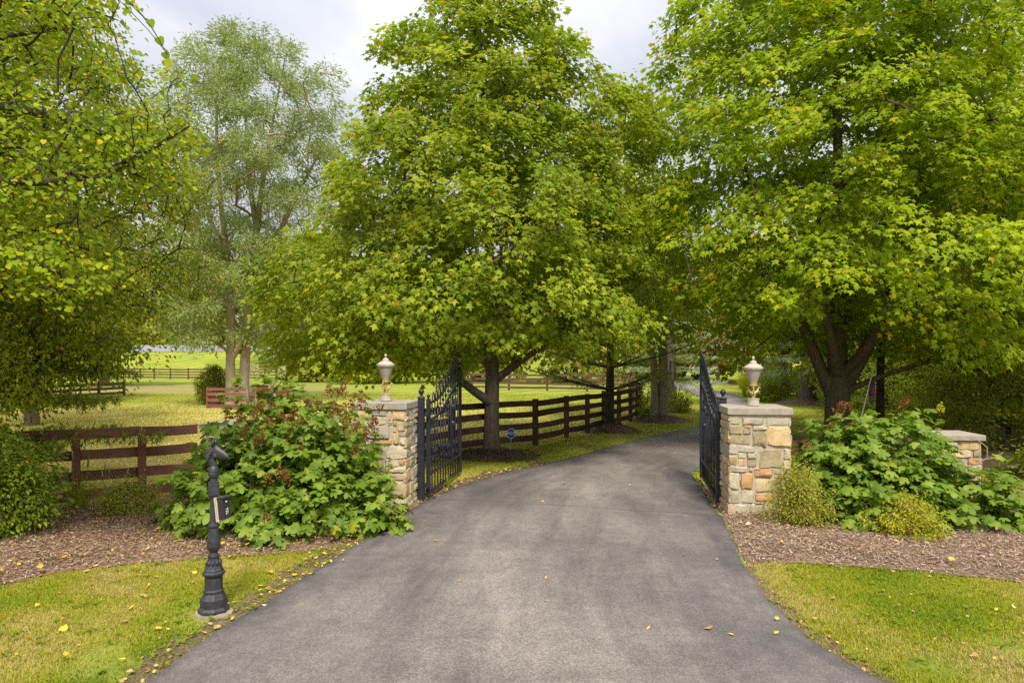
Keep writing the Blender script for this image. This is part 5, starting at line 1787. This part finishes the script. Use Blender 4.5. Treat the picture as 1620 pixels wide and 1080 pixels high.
# far trees and woods
def simple_tree(label, x, y, H, r, key, seed, z_low=.22, group=None, n=220, per=30, size=.34, R=.85, trunk_r=.2, name='tree', T=T_KITE, bark='bark_maple', outer=.5, lump=.22, wob=.7, low=.55):
    rng = np.random.default_rng(seed)
    zb = tz(x, y)
    prof = [(zb + H * z_low, x, y, r * low, r * low), (zb + H * (z_low + .18), x, y, r * .95, r * .95), (zb + H * .6, x, y, r, r), (zb + H * .82, x, y, r * .68, r * .68), (zb + H, x, y, r * .12, r * .12)]
    tr = [[(x, y, zb - .1, trunk_r * 1.4), (x, y, zb + H * .1, trunk_r), (x + rng.normal() * .1, y, zb + H * .4, trunk_r * .75), (x + rng.normal() * .15, y, zb + H * .92, .03)]]
    return broad_tree(name, label, (x, y, zb), tr, prof, n, per, R, size * 1.3, key, bark, seed, T=T, kite=False, group=group, outer=outer, lump=lump, wob=wob, tip=.012)


G1 = 'trees along the far rise behind the paddock'
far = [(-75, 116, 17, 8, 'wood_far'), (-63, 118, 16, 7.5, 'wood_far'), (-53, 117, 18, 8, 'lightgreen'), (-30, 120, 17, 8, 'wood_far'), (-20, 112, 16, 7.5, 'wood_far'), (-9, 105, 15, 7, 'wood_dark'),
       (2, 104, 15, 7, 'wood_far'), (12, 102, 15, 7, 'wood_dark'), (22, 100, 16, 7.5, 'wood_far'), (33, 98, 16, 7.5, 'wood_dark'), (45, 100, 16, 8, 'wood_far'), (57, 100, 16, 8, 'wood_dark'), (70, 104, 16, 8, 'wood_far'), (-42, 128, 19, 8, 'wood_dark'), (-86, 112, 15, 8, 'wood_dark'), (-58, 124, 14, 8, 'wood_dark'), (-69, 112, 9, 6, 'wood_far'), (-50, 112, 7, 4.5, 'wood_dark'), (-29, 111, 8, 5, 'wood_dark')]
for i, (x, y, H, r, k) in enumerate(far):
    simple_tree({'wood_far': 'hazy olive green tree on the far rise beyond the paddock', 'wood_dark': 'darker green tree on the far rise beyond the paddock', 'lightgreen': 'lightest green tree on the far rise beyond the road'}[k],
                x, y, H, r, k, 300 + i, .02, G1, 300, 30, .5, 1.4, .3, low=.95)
G2 = 'trees filling the middle distance behind the maples'
mid = [(-17.5, 62, 9.5, 4.2, 'wood_far', 'olive tree hanging over the far fence left of the tall grey green tree'), (-27, 84, 14, 5.2, 'willow', 'grey green tree behind the tall twin trunk tree'),
       (-3, 62, 10, 4.5, 'wood_dark', 'dark tree at the back of the field behind the big maple'), (5.5, 60, 10, 4.5, 'wood_far', 'olive tree behind the pines at the end of the field'),
       (21, 58, 11, 5, 'wood_dark', 'dark tree behind the small bronze leaved tree'), (27, 50, 11, 5, 'wood_dark', 'dark tree behind the planted bed on the right'),
       (17.5, 66, 12, 5, 'wood_dark', 'dark tree where the driveway disappears'), (12.5, 74, 12, 5, 'wood_far', 'olive tree at the far end of the driveway'), (-11, 58, 9, 4, 'lightgreen', 'light green tree showing through under the big maple')]
for i, (x, y, H, r, k, lb) in enumerate(mid):
    simple_tree(lb, x, y, H, r, k, 330 + i, .06, G2, 260, 30, .32, .8, .2, low=.8)
# hanging dark bough of the paddock tree over the far road
simple_tree('old spreading tree with a low dark bough in front of the far road', -30.5, 52, 9.5, 5.6, 'wood_far', 345, .36, None, 330, 30, .24, .7, .33, low=.8)
simple_tree('leafy tree behind the dark conifer on the far left', -22.6, 33, 10, 4.2, 'wood_far', 346, .14, None, 330, 34, .17, .55, .2, name='leafy_tree')
simple_tree('tall leafy tree at the left edge behind the small leaved tree', -10.8, 13.5, 11.5, 3.5, 'buckthorn', 348, .24, None, 480, 40, .085, .45, .2, name='leafy_tree', low=.7)
simple_tree('dense tree left of the paddock tree, behind the small leaved tree', -14.5, 21, 9, 3.4, 'buckthorn', 347, .16, None, 300, 36, .12, .45, .16, name='leafy_tree')
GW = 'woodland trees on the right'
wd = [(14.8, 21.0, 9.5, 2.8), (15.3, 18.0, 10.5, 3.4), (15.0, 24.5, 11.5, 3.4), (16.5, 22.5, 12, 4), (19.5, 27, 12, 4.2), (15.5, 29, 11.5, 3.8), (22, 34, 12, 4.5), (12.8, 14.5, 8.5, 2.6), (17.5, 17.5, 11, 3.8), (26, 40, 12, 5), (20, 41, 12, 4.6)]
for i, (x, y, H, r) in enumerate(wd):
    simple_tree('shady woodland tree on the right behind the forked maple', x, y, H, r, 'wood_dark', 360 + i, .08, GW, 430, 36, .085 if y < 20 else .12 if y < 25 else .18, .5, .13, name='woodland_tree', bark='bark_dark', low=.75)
# undergrowth
GU = 'undergrowth shrubs in the right woods'


def bush(name, label, x, y, r, h, key, seed, n=70, per=26, size=.08, R=.28, T=T_OVATE, group=None, cat='shrub', stems=True, outer=.45, sx_=1.0, **kw):
    rng = np.random.default_rng(seed)
    zb = tz(x, y)
    prof = [(zb + h * .08, x, y, r * .7 * sx_, r * .7), (zb + h * .3, x, y, r * sx_, r), (zb + h * .62, x, y, r * .9 * sx_, r * .9), (zb + h * .88, x, y, r * .5 * sx_, r * .5), (zb + h, x, y, r * .15 * sx_, r * .15)]
    tr = [[(x, y, zb - .03, .02), (x, y, zb + h * .2, .016), (x, y, zb + h * .45, .008)]]
    return broad_tree(name, label, (x, y, zb), tr, prof, n, per, R, size, key, 'stem', seed, T=T, kite=False, group=group, cat=cat, outer=outer, tip=.003, **kw)


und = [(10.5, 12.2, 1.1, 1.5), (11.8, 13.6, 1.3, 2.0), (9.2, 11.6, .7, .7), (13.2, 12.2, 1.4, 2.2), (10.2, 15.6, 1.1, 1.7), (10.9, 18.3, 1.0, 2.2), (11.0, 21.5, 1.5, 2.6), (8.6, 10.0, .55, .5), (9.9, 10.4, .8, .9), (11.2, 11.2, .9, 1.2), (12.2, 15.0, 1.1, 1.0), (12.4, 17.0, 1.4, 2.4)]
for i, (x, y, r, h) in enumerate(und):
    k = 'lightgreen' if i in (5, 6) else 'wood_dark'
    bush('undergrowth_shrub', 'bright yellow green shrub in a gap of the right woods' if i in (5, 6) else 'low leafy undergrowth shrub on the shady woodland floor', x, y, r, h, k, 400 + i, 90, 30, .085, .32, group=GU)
# fallen sticks and bare vines by the end pillar
for i, (lb, pts, r) in enumerate((('bare curling vine stem against the right end pillar', [(5.95, 9.2, .55), (6.12, 9.17, .60), (6.26, 9.15, .70), (6.24, 9.14, .84), (6.12, 9.15, .93), (6.02, 9.16, .95)], .011),
                                  ('pale dead twig sticking out right of the end pillar', [(6.22, 9.2, .66), (6.38, 9.2, .68), (6.50, 9.2, .76)], .009),
                                  ('dead twig slanting over the woodland floor right of the bush', [(6.2, 8.6, .46), (6.4, 8.7, .40), (6.65, 8.8, .33)], .008))):
    mb = MB(); mb.tube(pts, np.linspace(r, r * .5, len(pts)), 6)
    tag(mb.build('dead_branch', M['bark_pale'], None, True), lb, 'branch', 'bare dead branches by the end pillar')

# slender trunks in the woods
for i, (lb, pts, r) in enumerate((('crooked bare sapling trunk in the dark woods at the right edge', [(13.2, 18.5, 0), (13.25, 18.5, .8), (13.35, 18.4, 1.6), (13.2, 18.4, 2.4), (13.6, 18.4, 4), (13.9, 18.4, 6)], .075),
                                  ('dark straight trunk behind the leaning white pole', [(9.0, 17.0, 0), (9.0, 17.0, 1.0), (9.02, 17.0, 2.2), (9.05, 17.0, 3.4), (9.1, 17, 5.5)], .11),
                                  ('thin dark sapling trunk deep in the right woods', [(15.2, 20, 0), (15.0, 20, 1.5), (14.7, 20, 3.5), (14.9, 20, 6)], .06))):
    mb = MB(); mb.tube(pts, np.linspace(r, r * .55, len(pts)), 8)
    tag(mb.build('bare_sapling', M['bark_dark'], None, True), lb, 'sapling')

# ------------------------------------------------------------------ shrubs round the entrance
def hydrangea(label, blobs, n_leaf, heads, seed, leaf=.132, base=(0, 0)):
    rng = np.random.default_rng(seed)
    root = thing('hydrangea_bush', (base[0], base[1], 0), label, 'bush', 'oakleaf hydrangeas at the gate pillars')
    pos, nor, out, tips = [], [], [], []
    area = np.array([b[2] * b[4] for b in blobs]); share = area / area.sum()
    for (cx, cy, rx, ry, h), f in zip(blobs, share):
        n = int(n_leaf * f / 5)
        d = rand_unit(rng, n * 3); d = d[(d[:, 2] > -.12)][:n]
        rr = rng.uniform(0, 1, len(d)) ** .28 * (1 + .10 * np.sin(d[:, 0] * 7 + seed) + .08 * np.sin(d[:, 2] * 9 + d[:, 1] * 6))
        c = np.array((cx, cy, .06)) + d * rr[:, None] * np.array((rx, ry, h - .06))
        c[:, 2] = np.maximum(c[:, 2], .05)
        tips.append(c)
        o = d / np.array((rx, ry, h)); o /= np.linalg.norm(o, axis=1)[:, None]
        out.append(o)
    c = np.concatenate(tips); o = np.concatenate(out)
    k = 5
    C_ = np.repeat(c, k, 0); O_ = np.repeat(o, k, 0); n = len(C_)
    t = rand_unit(rng, n); nn = O_ * .5 + np.array((0, 0, .75)); nn /= np.linalg.norm(nn, axis=1)[:, None]
    t -= nn * np.sum(t * nn, 1)[:, None]; t /= np.linalg.norm(t, axis=1)[:, None]
    pos = C_ + t * .035 + rng.normal(size=(n, 3)) * .03
    dr = t * .7 + O_ * .6 + np.array((0, 0, -.45)) + rng.normal(size=(n, 3)) * .2
    nor = nn + rng.normal(size=(n, 3)) * .3
    sc = leaf * rng.uniform(.6, 1.15, n)
    tint = np.clip(rng.normal(.5, .2, n), 0, 1); age = (rng.uniform(size=n) < .015) * .6
    arr = (pos, dr, nor, sc, tint, age)
    mask = split_near(arr, 300, rng)
    leaf_objects(root, T_HYDR, 'hydrangea', *[a[mask] for a in arr[:4]])
    crown_object(root, M['hydrangea'], [(T_HYDR, *[a[~mask] for a in arr])], 'foliage')
    trunks = []
    for (cx, cy, rx, ry, h) in blobs:
        for q in range(3):
            a = rng.uniform(0, 6.28)
            trunks.append([(cx + .1 * math.cos(a), cy + .1 * math.sin(a), -.02, .016), (cx + .2 * math.cos(a) * rx, cy + .2 * math.sin(a) * ry, h * .35, .012), (cx + .4 * math.cos(a) * rx, cy + .4 * math.sin(a) * ry, h * .7, .008)])
    segs = grow(trunks, c[rng.choice(len(c), min(len(c), 170), replace=False)], rng, tip=.003, arch=.02, steps=3)
    trunk_object(root, M['stem'], trunks, segs, 6, 4, 'stem')
    for (hx, hy, hz, s, key) in heads:
        m = 60
        ax = np.array((rng.normal() * .35, -.35 + rng.normal() * .2, .8)); ax /= np.linalg.norm(ax)
        tt = rng.uniform(0, 1, m)
        q = rand_unit(rng, m)
        pp = np.array((hx, hy, hz)) + ax * (tt[:, None] * s) + q * (s * .38 * (1 - tt * .75))[:, None]
        V, F, mm = inst(T_KITE, pp, q + rng.normal(size=(m, 3)) * .4, rand_unit(rng, m), s * .24 * rng.uniform(.7, 1.2, m))
        ti = np.repeat(np.clip(rng.normal(.5, .25, m), 0, 1), mm)
        hd = link('flower_head', fast_mesh('flower_head', V - np.array(root.location), F, {'tint': ti, 'age': ti * 0}), root, M[key]); hd['kind'] = 'stuff'
    return root


def at(x, y, D):       # point seen at pixel (x, y) of the 1620 px photograph, D metres ahead
    return ((x - 810) / 1100 * D, D, EYE - (y - 568) / 1100 * D)


hl = [(540, 603, 8.3), (548, 612, 8.1), (528, 613, 8.3), (552, 632, 8.0), (576, 640, 8.1), (490, 640, 7.9), (510, 642, 7.9), (530, 650, 7.9), (546, 652, 7.9), (437, 632, 8.2), (404, 648, 8.1), (362, 658, 8.1), (376, 660, 8.1), (432, 668, 7.9),
      (455, 668, 7.9), (556, 678, 7.8), (582, 686, 7.9), (588, 668, 8.0), (590, 672, 8.1), (425, 760, 7.4), (446, 750, 7.4), (452, 755, 7.4), (560, 712, 7.7), (423, 822, 7.1), (520, 610, 8.2), (412, 615, 8.4), (464, 655, 7.9), (575, 618, 8.2), (596, 646, 8.1), (410, 646, 8.0)]
rh = np.random.default_rng(77)
HL = [(*at(x_, y_ + (14 if y_ < 640 else 4), d_), .115, 'rust') for x_, y_, d_ in hl] + [(*at(rh.uniform(375, 590), rh.uniform(628, 720), rh.uniform(7.75, 7.95)), rh.uniform(.07, .11), 'rust') for _ in range(22)] + [(*at(402, 592, 8.6), .12, 'cream'), (*at(444, 594, 8.5), .12, 'cream'), (*at(535, 664, 7.9), .09, 'cream')]
hydrangea('large oakleaf hydrangea with rusty flower heads left of the left gate pillar', [(-2.72, 8.45, 1.12, .80, 1.72), (-2.35, 8.5, .85, .65, 1.72), (-3.15, 8.5, .85, .7, 1.50), (-3.45, 8.2, .74, .7, 1.05), (-3.0, 8.0, .95, .75, .95), (-2.02, 8.2, .62, .55, 1.02), (-1.62, 8.0, .46, .40, .60), (-2.3, 7.85, .75, .55, .75)],
          7200, HL, 501, base=(-2.75, 8.4))
HR = [(*at(1322, 650, 8.6), .15, 'rust'), (*at(1330, 655, 8.6), .13, 'rust'), (*at(1425, 645, 8.8), .15, 'rust'), (*at(1280, 705, 8.3), .10, 'rust'), (*at(1312, 675, 8.4), .09, 'rust'), (*at(1486, 652, 8.9), .12, 'spirea'), (*at(1338, 618 + 30, 8.6), .1, 'rust')]
hydrangea('spreading oakleaf hydrangea between the right gate pillar and the low end pillar', [(4.55, 8.7, 1.0, .75, 1.36), (4.25, 8.7, .72, .6, 1.34), (4.95, 8.75, .7, .6, 1.28), (4.2, 8.5, .60, .6, 1.10), (5.0, 8.5, .85, .65, 1.0), (4.5, 8.2, .95, .55, .72), (5.55, 8.25, .72, .5, .70), (5.75, 8.05, .55, .42, .52)],
          6400, HR, 502, base=(4.6, 8.6))

bush('privet_hedge', 'rounded dark green clipped hedge at the left edge of the bed', -5.88, 7.7, .78, 1.30, 'privet', 511, 300, 44, .058, .17, T_OVATE, cat='hedge', wob=.55, outer=.3)
GS = 'low twiggy shrubs in the mulch beds'
bush('spirea_shrub', 'upright twiggy shrub in front of the right gate pillar', 3.36, 8.15, .32, .74, 'spirea_grey', 512, 300, 30, .027, .075, T_OVATE, GS, wob=.8, outer=.6, lump=.4)
bush('spirea_shrub', 'low yellow green shrub in front of the right hydrangea', 4.38, 7.75, .36, .42, 'spirea', 513, 260, 30, .030, .085, T_OVATE, GS, wob=.8, sx_=1.4, lump=.4)
bush('spirea_shrub', 'small olive shrub under the left fence', -4.82, 8.8, .36, .46, 'spirea_grey', 514, 200, 28, .028, .09, T_OVATE, GS, wob=.8)
bush('dark_shrub', 'dark shrub with yellow sprigs beside the tall twin trunk tree', -13.3, 31.0, .72, 1.75, 'wood_dark', 515, 330, 30, .075, .24, T_OVATE, wob=.8)
bush('roadside_shrub', 'light green shrub at the fence end before the twin trunks', 4.55, 23.4, .55, 1.1, 'lightgreen', 516, 60, 26, .075, .2, T_OVATE)
bush('roadside_shrub', 'round green shrub right of the pale twin trunks', 6.3, 26.0, .6, 1.0, 'wood_dark', 517, 60, 26, .08, .22, T_OVATE)
bush('clipped_ball', 'small clipped yellow green ball shrub beside the far road', -36.2, 92.3, .75, 1.4, 'hostalike', 518, 50, 22, .22, .3, T_KITE)
bush('far_hedge', 'light green hedge in front of the cream house', -39.5, 107, 1.6, 1.5, 'lightgreen', 519, 120, 24, .3, .5, T_KITE, cat='hedge', sx_=3.2)
bush('bed_shrub', 'rounded blue green shrub in the bed behind the right pillar', 14.6, 33, 1.0, 1.1, 'bluegrass', 520, 90, 28, .12, .3, T_SLIM)
bush('bed_shrub', 'dark low shrub at the left of the bed behind the right pillar', 12.0, 32.5, .9, 1.0, 'wood_dark', 521, 90, 28, .11, .3, T_OVATE)
bush('bed_shrub', 'deep green shrub behind the grasses right of the lantern', 14.5, 38, 1.6, 1.9, 'wood_dark', 522, 110, 28, .15, .4, T_OVATE)
simple_tree('small bronze leaved tree standing in lawn beyond the right gate leaf', 16.0, 54, 5.2, 2.6, 'purple', 523, .28, None, 170, 30, .20, .5, .14, name='ornamental_tree', bark='bark_pale')
simple_tree('slim tree behind the planted bed right of the lantern', 14.0, 36, 9, 2.2, 'wood_dark', 524, .30, None, 150, 30, .2, .5, .2, name='slim_tree')


def grass_clump(name, label, x, y, r, h, key, seed, n=160, plumes=0, group='ornamental grass clumps', w=.010, lean=.55):
    rng = np.random.default_rng(seed)
    zb = tz(x, y)
    root = thing(name, (x, y, zb), label, 'ornamental grass', group)
    az = rng.uniform(0, 2 * PI, n); b = rng.uniform(0, r * .25, n)
    out = np.c_[np.cos(az), np.sin(az), np.zeros(n)]
    side = np.c_[-np.sin(az), np.cos(az), np.zeros(n)]
    hh = h * rng.uniform(.55, 1.1, n); ln = lean * rng.uniform(.2, 1.2, n)
    rows = []
    for t in (0, .35, .7, 1):
        c = out * (b + hh * ln * t ** 1.8)[:, None] + UP * (hh * (t - .28 * ln * t * t))[:, None]
        ww = w * (1 - t * .9)
        rows += [c - side * ww / 2, c + side * ww / 2]
    V = np.stack(rows, 1).reshape(-1, 3)
    k = (np.arange(n) * 8)[:, None]
    F = np.concatenate([np.array([2 * i, 2 * i + 1, 2 * i + 3, 2 * i + 2])[None] + k for i in range(3)])
    t = np.clip(rng.normal(.5, .22, n), 0, 1)
    o = link('foliage', fast_mesh('foliage', V, F, {'tint': np.tile(t, 3), 'age': np.tile((rng.uniform(size=n) < .15) * .8, 3)}), root, M[key]); o['kind'] = 'stuff'
    for i in range(plumes):
        a = rng.uniform(0, 6.28); q = np.array((math.cos(a), math.sin(a), 0))
        base = q * r * .2; top = q * r * rng.uniform(.25, .7) + UP * h * rng.uniform(1.05, 1.35)
        mb = MB(); mb.tube([base, (base + top) / 2 + UP * .05, top * .82 + base * .18], .003, 4)
        mb.tube([top * .8 + base * .2, top * .92 + base * .08, top + UP * .02], (.012 * h, .022 * h, .004), 6)
        link('plume', mb.mesh('plume', True), root, M['cream'])
    return root


grass_clump('grass_clump', 'arching green grass clump at the foot of the left fence', -5.15, 8.95, .4, .52, 'lightgreen', 531, 220, 4, w=.009, lean=.9)
grass_clump('grass_clump', 'small arching grass clump between the hedge and the left fence post', -5.62, 9.05, .35, .62, 'lightgreen', 532, 150, 3, w=.009, lean=.6)
grass_clump('grass_clump', 'upright green grass tuft beside the second left fence post', -4.62, 9.6, .2, .42, 'bluegrass', 533, 60, 0, w=.010, lean=.4)
grass_clump('grass_clump', 'cream plumed grass rising behind the left hydrangea', -3.75, 10.4, .45, 1.25, 'cream', 534, 120, 12, w=.010, lean=.25)
grass_clump('grass_clump', 'straw coloured grass clump on the far lawn left of the right lantern', 15.6, 47, 1.0, 1.3, 'spirea', 535, 200, 14, w=.04, lean=.45)
grass_clump('grass_clump', 'tall blue green grass clump behind the right lantern', 13.0, 35.0, 1.3, 2.0, 'bluegrass', 536, 320, 8, w=.05, lean=.6)
grass_clump('grass_clump', 'second blue green grass clump right of the lantern', 14.3, 34.2, 1.2, 1.6, 'bluegrass', 537, 280, 0, w=.05, lean=.7)
grass_clump('grass_clump', 'pale flowering grass clump touching the lantern from behind', 12.2, 36.0, 1.0, 1.5, 'lightgreen', 538, 200, 9, w=.04, lean=.5)
grass_clump('weed_tuft', 'bright green weed tuft under the left gate leaf', -.98, 10.7, .1, .22, 'hostalike', 539, 26, 0, None, .02, .4)


def leafy_sprout(label, x, y, h, seed, n=12, size=.13):
    rng = np.random.default_rng(seed)
    root = thing('leafy_sprout', (x, y, 0), label, 'plant', 'bright green sprouts at the pillars')
    mb = MB()
    pos, dr, nor = [], [], []
    for s in range(3):
        a = rng.uniform(0, 6.28); tip = np.array((x + .10 * math.cos(a), y + .08 * math.sin(a), h * rng.uniform(.8, 1.05)))
        mb.tube([(x, y, 0), ((x + tip[0]) / 2, (y + tip[1]) / 2, tip[2] * .55), tip], (.006, .005, .003), 5)
        for k in range(n // 3):
            t = .55 + .45 * k / (n / 3 - 1)
            b = rng.uniform(0, 6.28)
            pos.append(np.array((x, y, 0)) * (1 - t) + tip * t); dr.append((math.cos(b), math.sin(b), .25)); nor.append((0, 0, 1))
    mb.build('stem', M['stem'], root, True)
    pos, dr, nor = np.array(pos), np.array(dr), np.array(nor, float)
    n = len(pos)
    me = fast_mesh('leaf', T_OVATE[0], T_OVATE[1], {'tint': np.full(4, .5), 'age': np.zeros(4)})
    me.materials.append(M['hostalike'])
    for p, d, q, s in zip(pos, dr, nor + rng.normal(size=(n, 3)) * .3, size * rng.uniform(.7, 1.2, n)):
        d = d / np.linalg.norm(d); q = q - d * q.dot(d); q /= np.linalg.norm(q); xx = np.cross(d, q); r = p - np.array((x, y, 0))
        o = bpy.data.objects.new('leaf', me); COL.objects.link(o); o.parent = root
        o.matrix_basis = Matrix(((xx[0] * s, d[0] * s, q[0] * s, r[0]), (xx[1] * s, d[1] * s, q[1] * s, r[1]), (xx[2] * s, d[2] * s, q[2] * s, r[2]), (0, 0, 0, 1)))


leafy_sprout('bright green leafy sprout in front of the left gate pillar', -1.60, 8.72, .86, 541, 15)
leafy_sprout('bright green leafy sprout behind the twiggy shrub at the right pillar', 3.42, 8.52, .80, 542, 12)


# ------------------------------------------------------------------ wind sock, leaning pole, cream house
def windsock(x, y, z):
    root = thing('windsock', (x, y, z), 'purple windsock with red stripe hanging by the dark trunk', 'windsock')
    mb = MB(); mb.tube([(x - .02, y, z + .34), (x + .02, y, z + .75)], .004, 4); mb.build('cord', M['white'], root)
    mb = MB(); mb.lathe([(.02, .36), (.05, .33), (.068, .26), (.066, .19), (.068, .10), (.07, .0)], (x, y, z), 14); mb.build('sleeve', M['purple_cloth'], root, True)
    mb = MB(); mb.box((x + .005, y - .071, z + .10), (.05, .006, .19)); mb.build('stripe', M['red_cloth'], root)
    mb = MB(); mb.lathe([(.068, -.001), (.066, -.08), (.05, -.16), (.03, -.2)], (x, y, z), 14); mb.build('mesh_tail', M['grey_cloth'], root, True)
    for zz in (.19, .0):
        mb = MB(); mb.lathe([(.072, zz - .006), (.074, zz), (.072, zz + .006)], (x, y, z), 14); mb.build('hoop', M['black_plastic'], root, True)


windsock(8.28, 16.0, 1.17)
mb = MB(); a_, b_ = np.array(at(1360, 662, 15.0)), np.array(at(1386, 566, 15.0))
a_[2] -= .5; a_[0] -= .1
mb.tube([a_, (a_ + b_) / 2, b_], (.015, .014, .009), 8)
tag(mb.build('leaning_pole', M['white'], None, True), 'thin white pole leaning behind the right hydrangea', 'pole')


def house():
    x0, y0 = -39.6, 113.0
    z0 = tz(x0, y0)
    root = thing('house', (x0, y0, z0), 'cream house half hidden by trees on the far rise', 'house')
    W, D, H = 7.6, 8.0, 5.2
    mb = MB(); mb.box((x0, y0, z0 + H / 2 - .3), (W, D, H + .6)); mb.build('wall', M['wall_cream'], root)
    mb = MB()
    V = [(x0 + sx_ * (W / 2 + .4), y0 + sy_ * (D / 2 + .4), z0 + H + .02) for sx_ in (-1, 1) for sy_ in (-1, 1)] + [(x0 - W / 2 - .4, y0, z0 + H + 2.8), (x0 + W / 2 + .4, y0, z0 + H + 2.8)]
    mb.add(V, [(0, 2, 5, 4), (1, 4, 5, 3), (0, 4, 1), (2, 3, 5), (0, 1, 3, 2)]); rf = mb.build('roof', M['roof'], root)
    mb = MB(); mb.box((x0 + 2, y0 + .8, z0 + H + 2.4), (.9, .9, 2.2)); mb.build('chimney', ST['grey'], rf)
    for fx in (-2.6, -.3, 2.3):
        for fz in (1.3, 3.8):
            if fx == -.3 and fz < 2:
                continue
            mb = MB(); mb.box((x0 + fx, y0 - D / 2 - .03, z0 + fz), (1.3, .08, 1.5)); f = mb.build('window', M['white'], root)
            mb = MB(); mb.box((x0 + fx, y0 - D / 2 - .08, z0 + fz), (1.08, .04, 1.28)); mb.build('pane', M['glass'], f)
    mb = MB(); mb.box((x0 - .3, y0 - D / 2 - .04, z0 + 1.05), (1.1, .1, 2.1)); mb.build('door', M['fence_red'], root)


house()

# ------------------------------------------------------------------ fallen leaves
fl = []
for v in range(4):
    r = np.random.default_rng(600 + v)
    T = T_HEART if v < 2 else T_OVATE
    V = T[0].copy(); V[:, 2] = r.normal(size=len(V)) * .10 + .10; V[:, 1] -= .5
    me = fast_mesh('fallen_leaf', V, T[1]); me.materials.append(M['fallen']); fl.append(me)


def fallen(label, group, P, rng, z, smin, smax):
    for p in P:
        o = bpy.data.objects.new('fallen_leaf', fl[int(rng.integers(4))]); COL.objects.link(o)
        s = rng.uniform(smin, smax)
        o.location = (p[0], p[1], z)
        o.rotation_euler = (rng.normal() * .25, rng.normal() * .25, rng.uniform(0, 6.28)); o.scale = (s, s, s)
        tag(o, label, 'fallen leaf', group)


rf_ = np.random.default_rng(66)
P = clip_view(scatter(ML_POLY, 14, rf_), .98); fallen('yellow leaf fallen on the brown mulch bed left of the driveway', 'yellow leaves on the left mulch bed', P[(P[:, 0] < -2.2) & (P[:, 0] > -5.6)][:80], rf_, .088, .04, .08)
P = clip_view(scatter(LAWN_L, 5, rf_), .98); fallen('yellow leaf fallen on the grass left of the driveway', 'yellow leaves on the left grass', P[:32], rf_, .03, .035, .065)
P = clip_view(scatter(VL, 22, rf_), .98); fallen('orange yellow leaf caught along the left driveway edge', 'leaves along the left driveway edge', P[:30], rf_, .025, .03, .06)
P = clip_view(scatter(MR_POLY, 4, rf_), .98); fallen('yellow leaf fallen on the pale mulch right of the driveway', 'yellow leaves on the right mulch bed', P[:26], rf_, .088, .035, .07)
P = clip_view(scatter(LAWN_R, 4, rf_), .98); fallen('yellow leaf fallen on the grass right of the driveway', 'yellow leaves on the right grass', P[:20], rf_, .03, .035, .06)
P = clip_view(scatter(DRIVE_POLY[(DRIVE_POLY[:, 1] < 16) & (DRIVE_POLY[:, 1] > 3)], .9, rf_), .98); fallen('small yellow leaf lying on the asphalt driveway', 'small leaves on the asphalt', P[:22], rf_, .045, .024, .042)
fallen('pale yellow leaf, largest on the asphalt near the right foreground edge', 'small leaves on the asphalt', np.array([(1.425, 5.03)]), rf_, .045, .075, .078)


def litter(poly, dens, zf, rng, size):
    P = clip_view(scatter(poly, dens, rng)); n = len(P)
    az = rng.uniform(0, 6.28, n)
    V, F, m = inst(T_KITE, np.c_[P, np.full(n, zf)], np.c_[np.cos(az), np.sin(az), rng.normal(size=n) * .3], np.c_[rng.normal(size=(n, 2)) * .4, np.ones(n)], size * rng.uniform(.5, 1.3, n))
    tag(link('leaf_litter', fast_mesh('leaf_litter', V, F, {'tint': np.repeat(rng.uniform(size=n), m)}), None, M['litter']), kind='stuff')


litter(VL, 160, .022, rf_, .035)
litter(VL2, 220, .025, rf_, .05)
litter(VR, 120, .022, rf_, .03)
litter(VR2, 220, .025, rf_, .05)
litter(ML_POLY, 130, .085, rf_, .032)
litter(MR_POLY, 45, .085, rf_, .028)
litter(LAWN_L, 14, .026, rf_, .03)
litter(LAWN_R, 12, .026, rf_, .03)
print('objects', len(bpy.data.objects), 'tris', sum(len(o.data.loops) - 2 * len(o.data.polygons) for o in bpy.data.objects if o.type == 'MESH'))
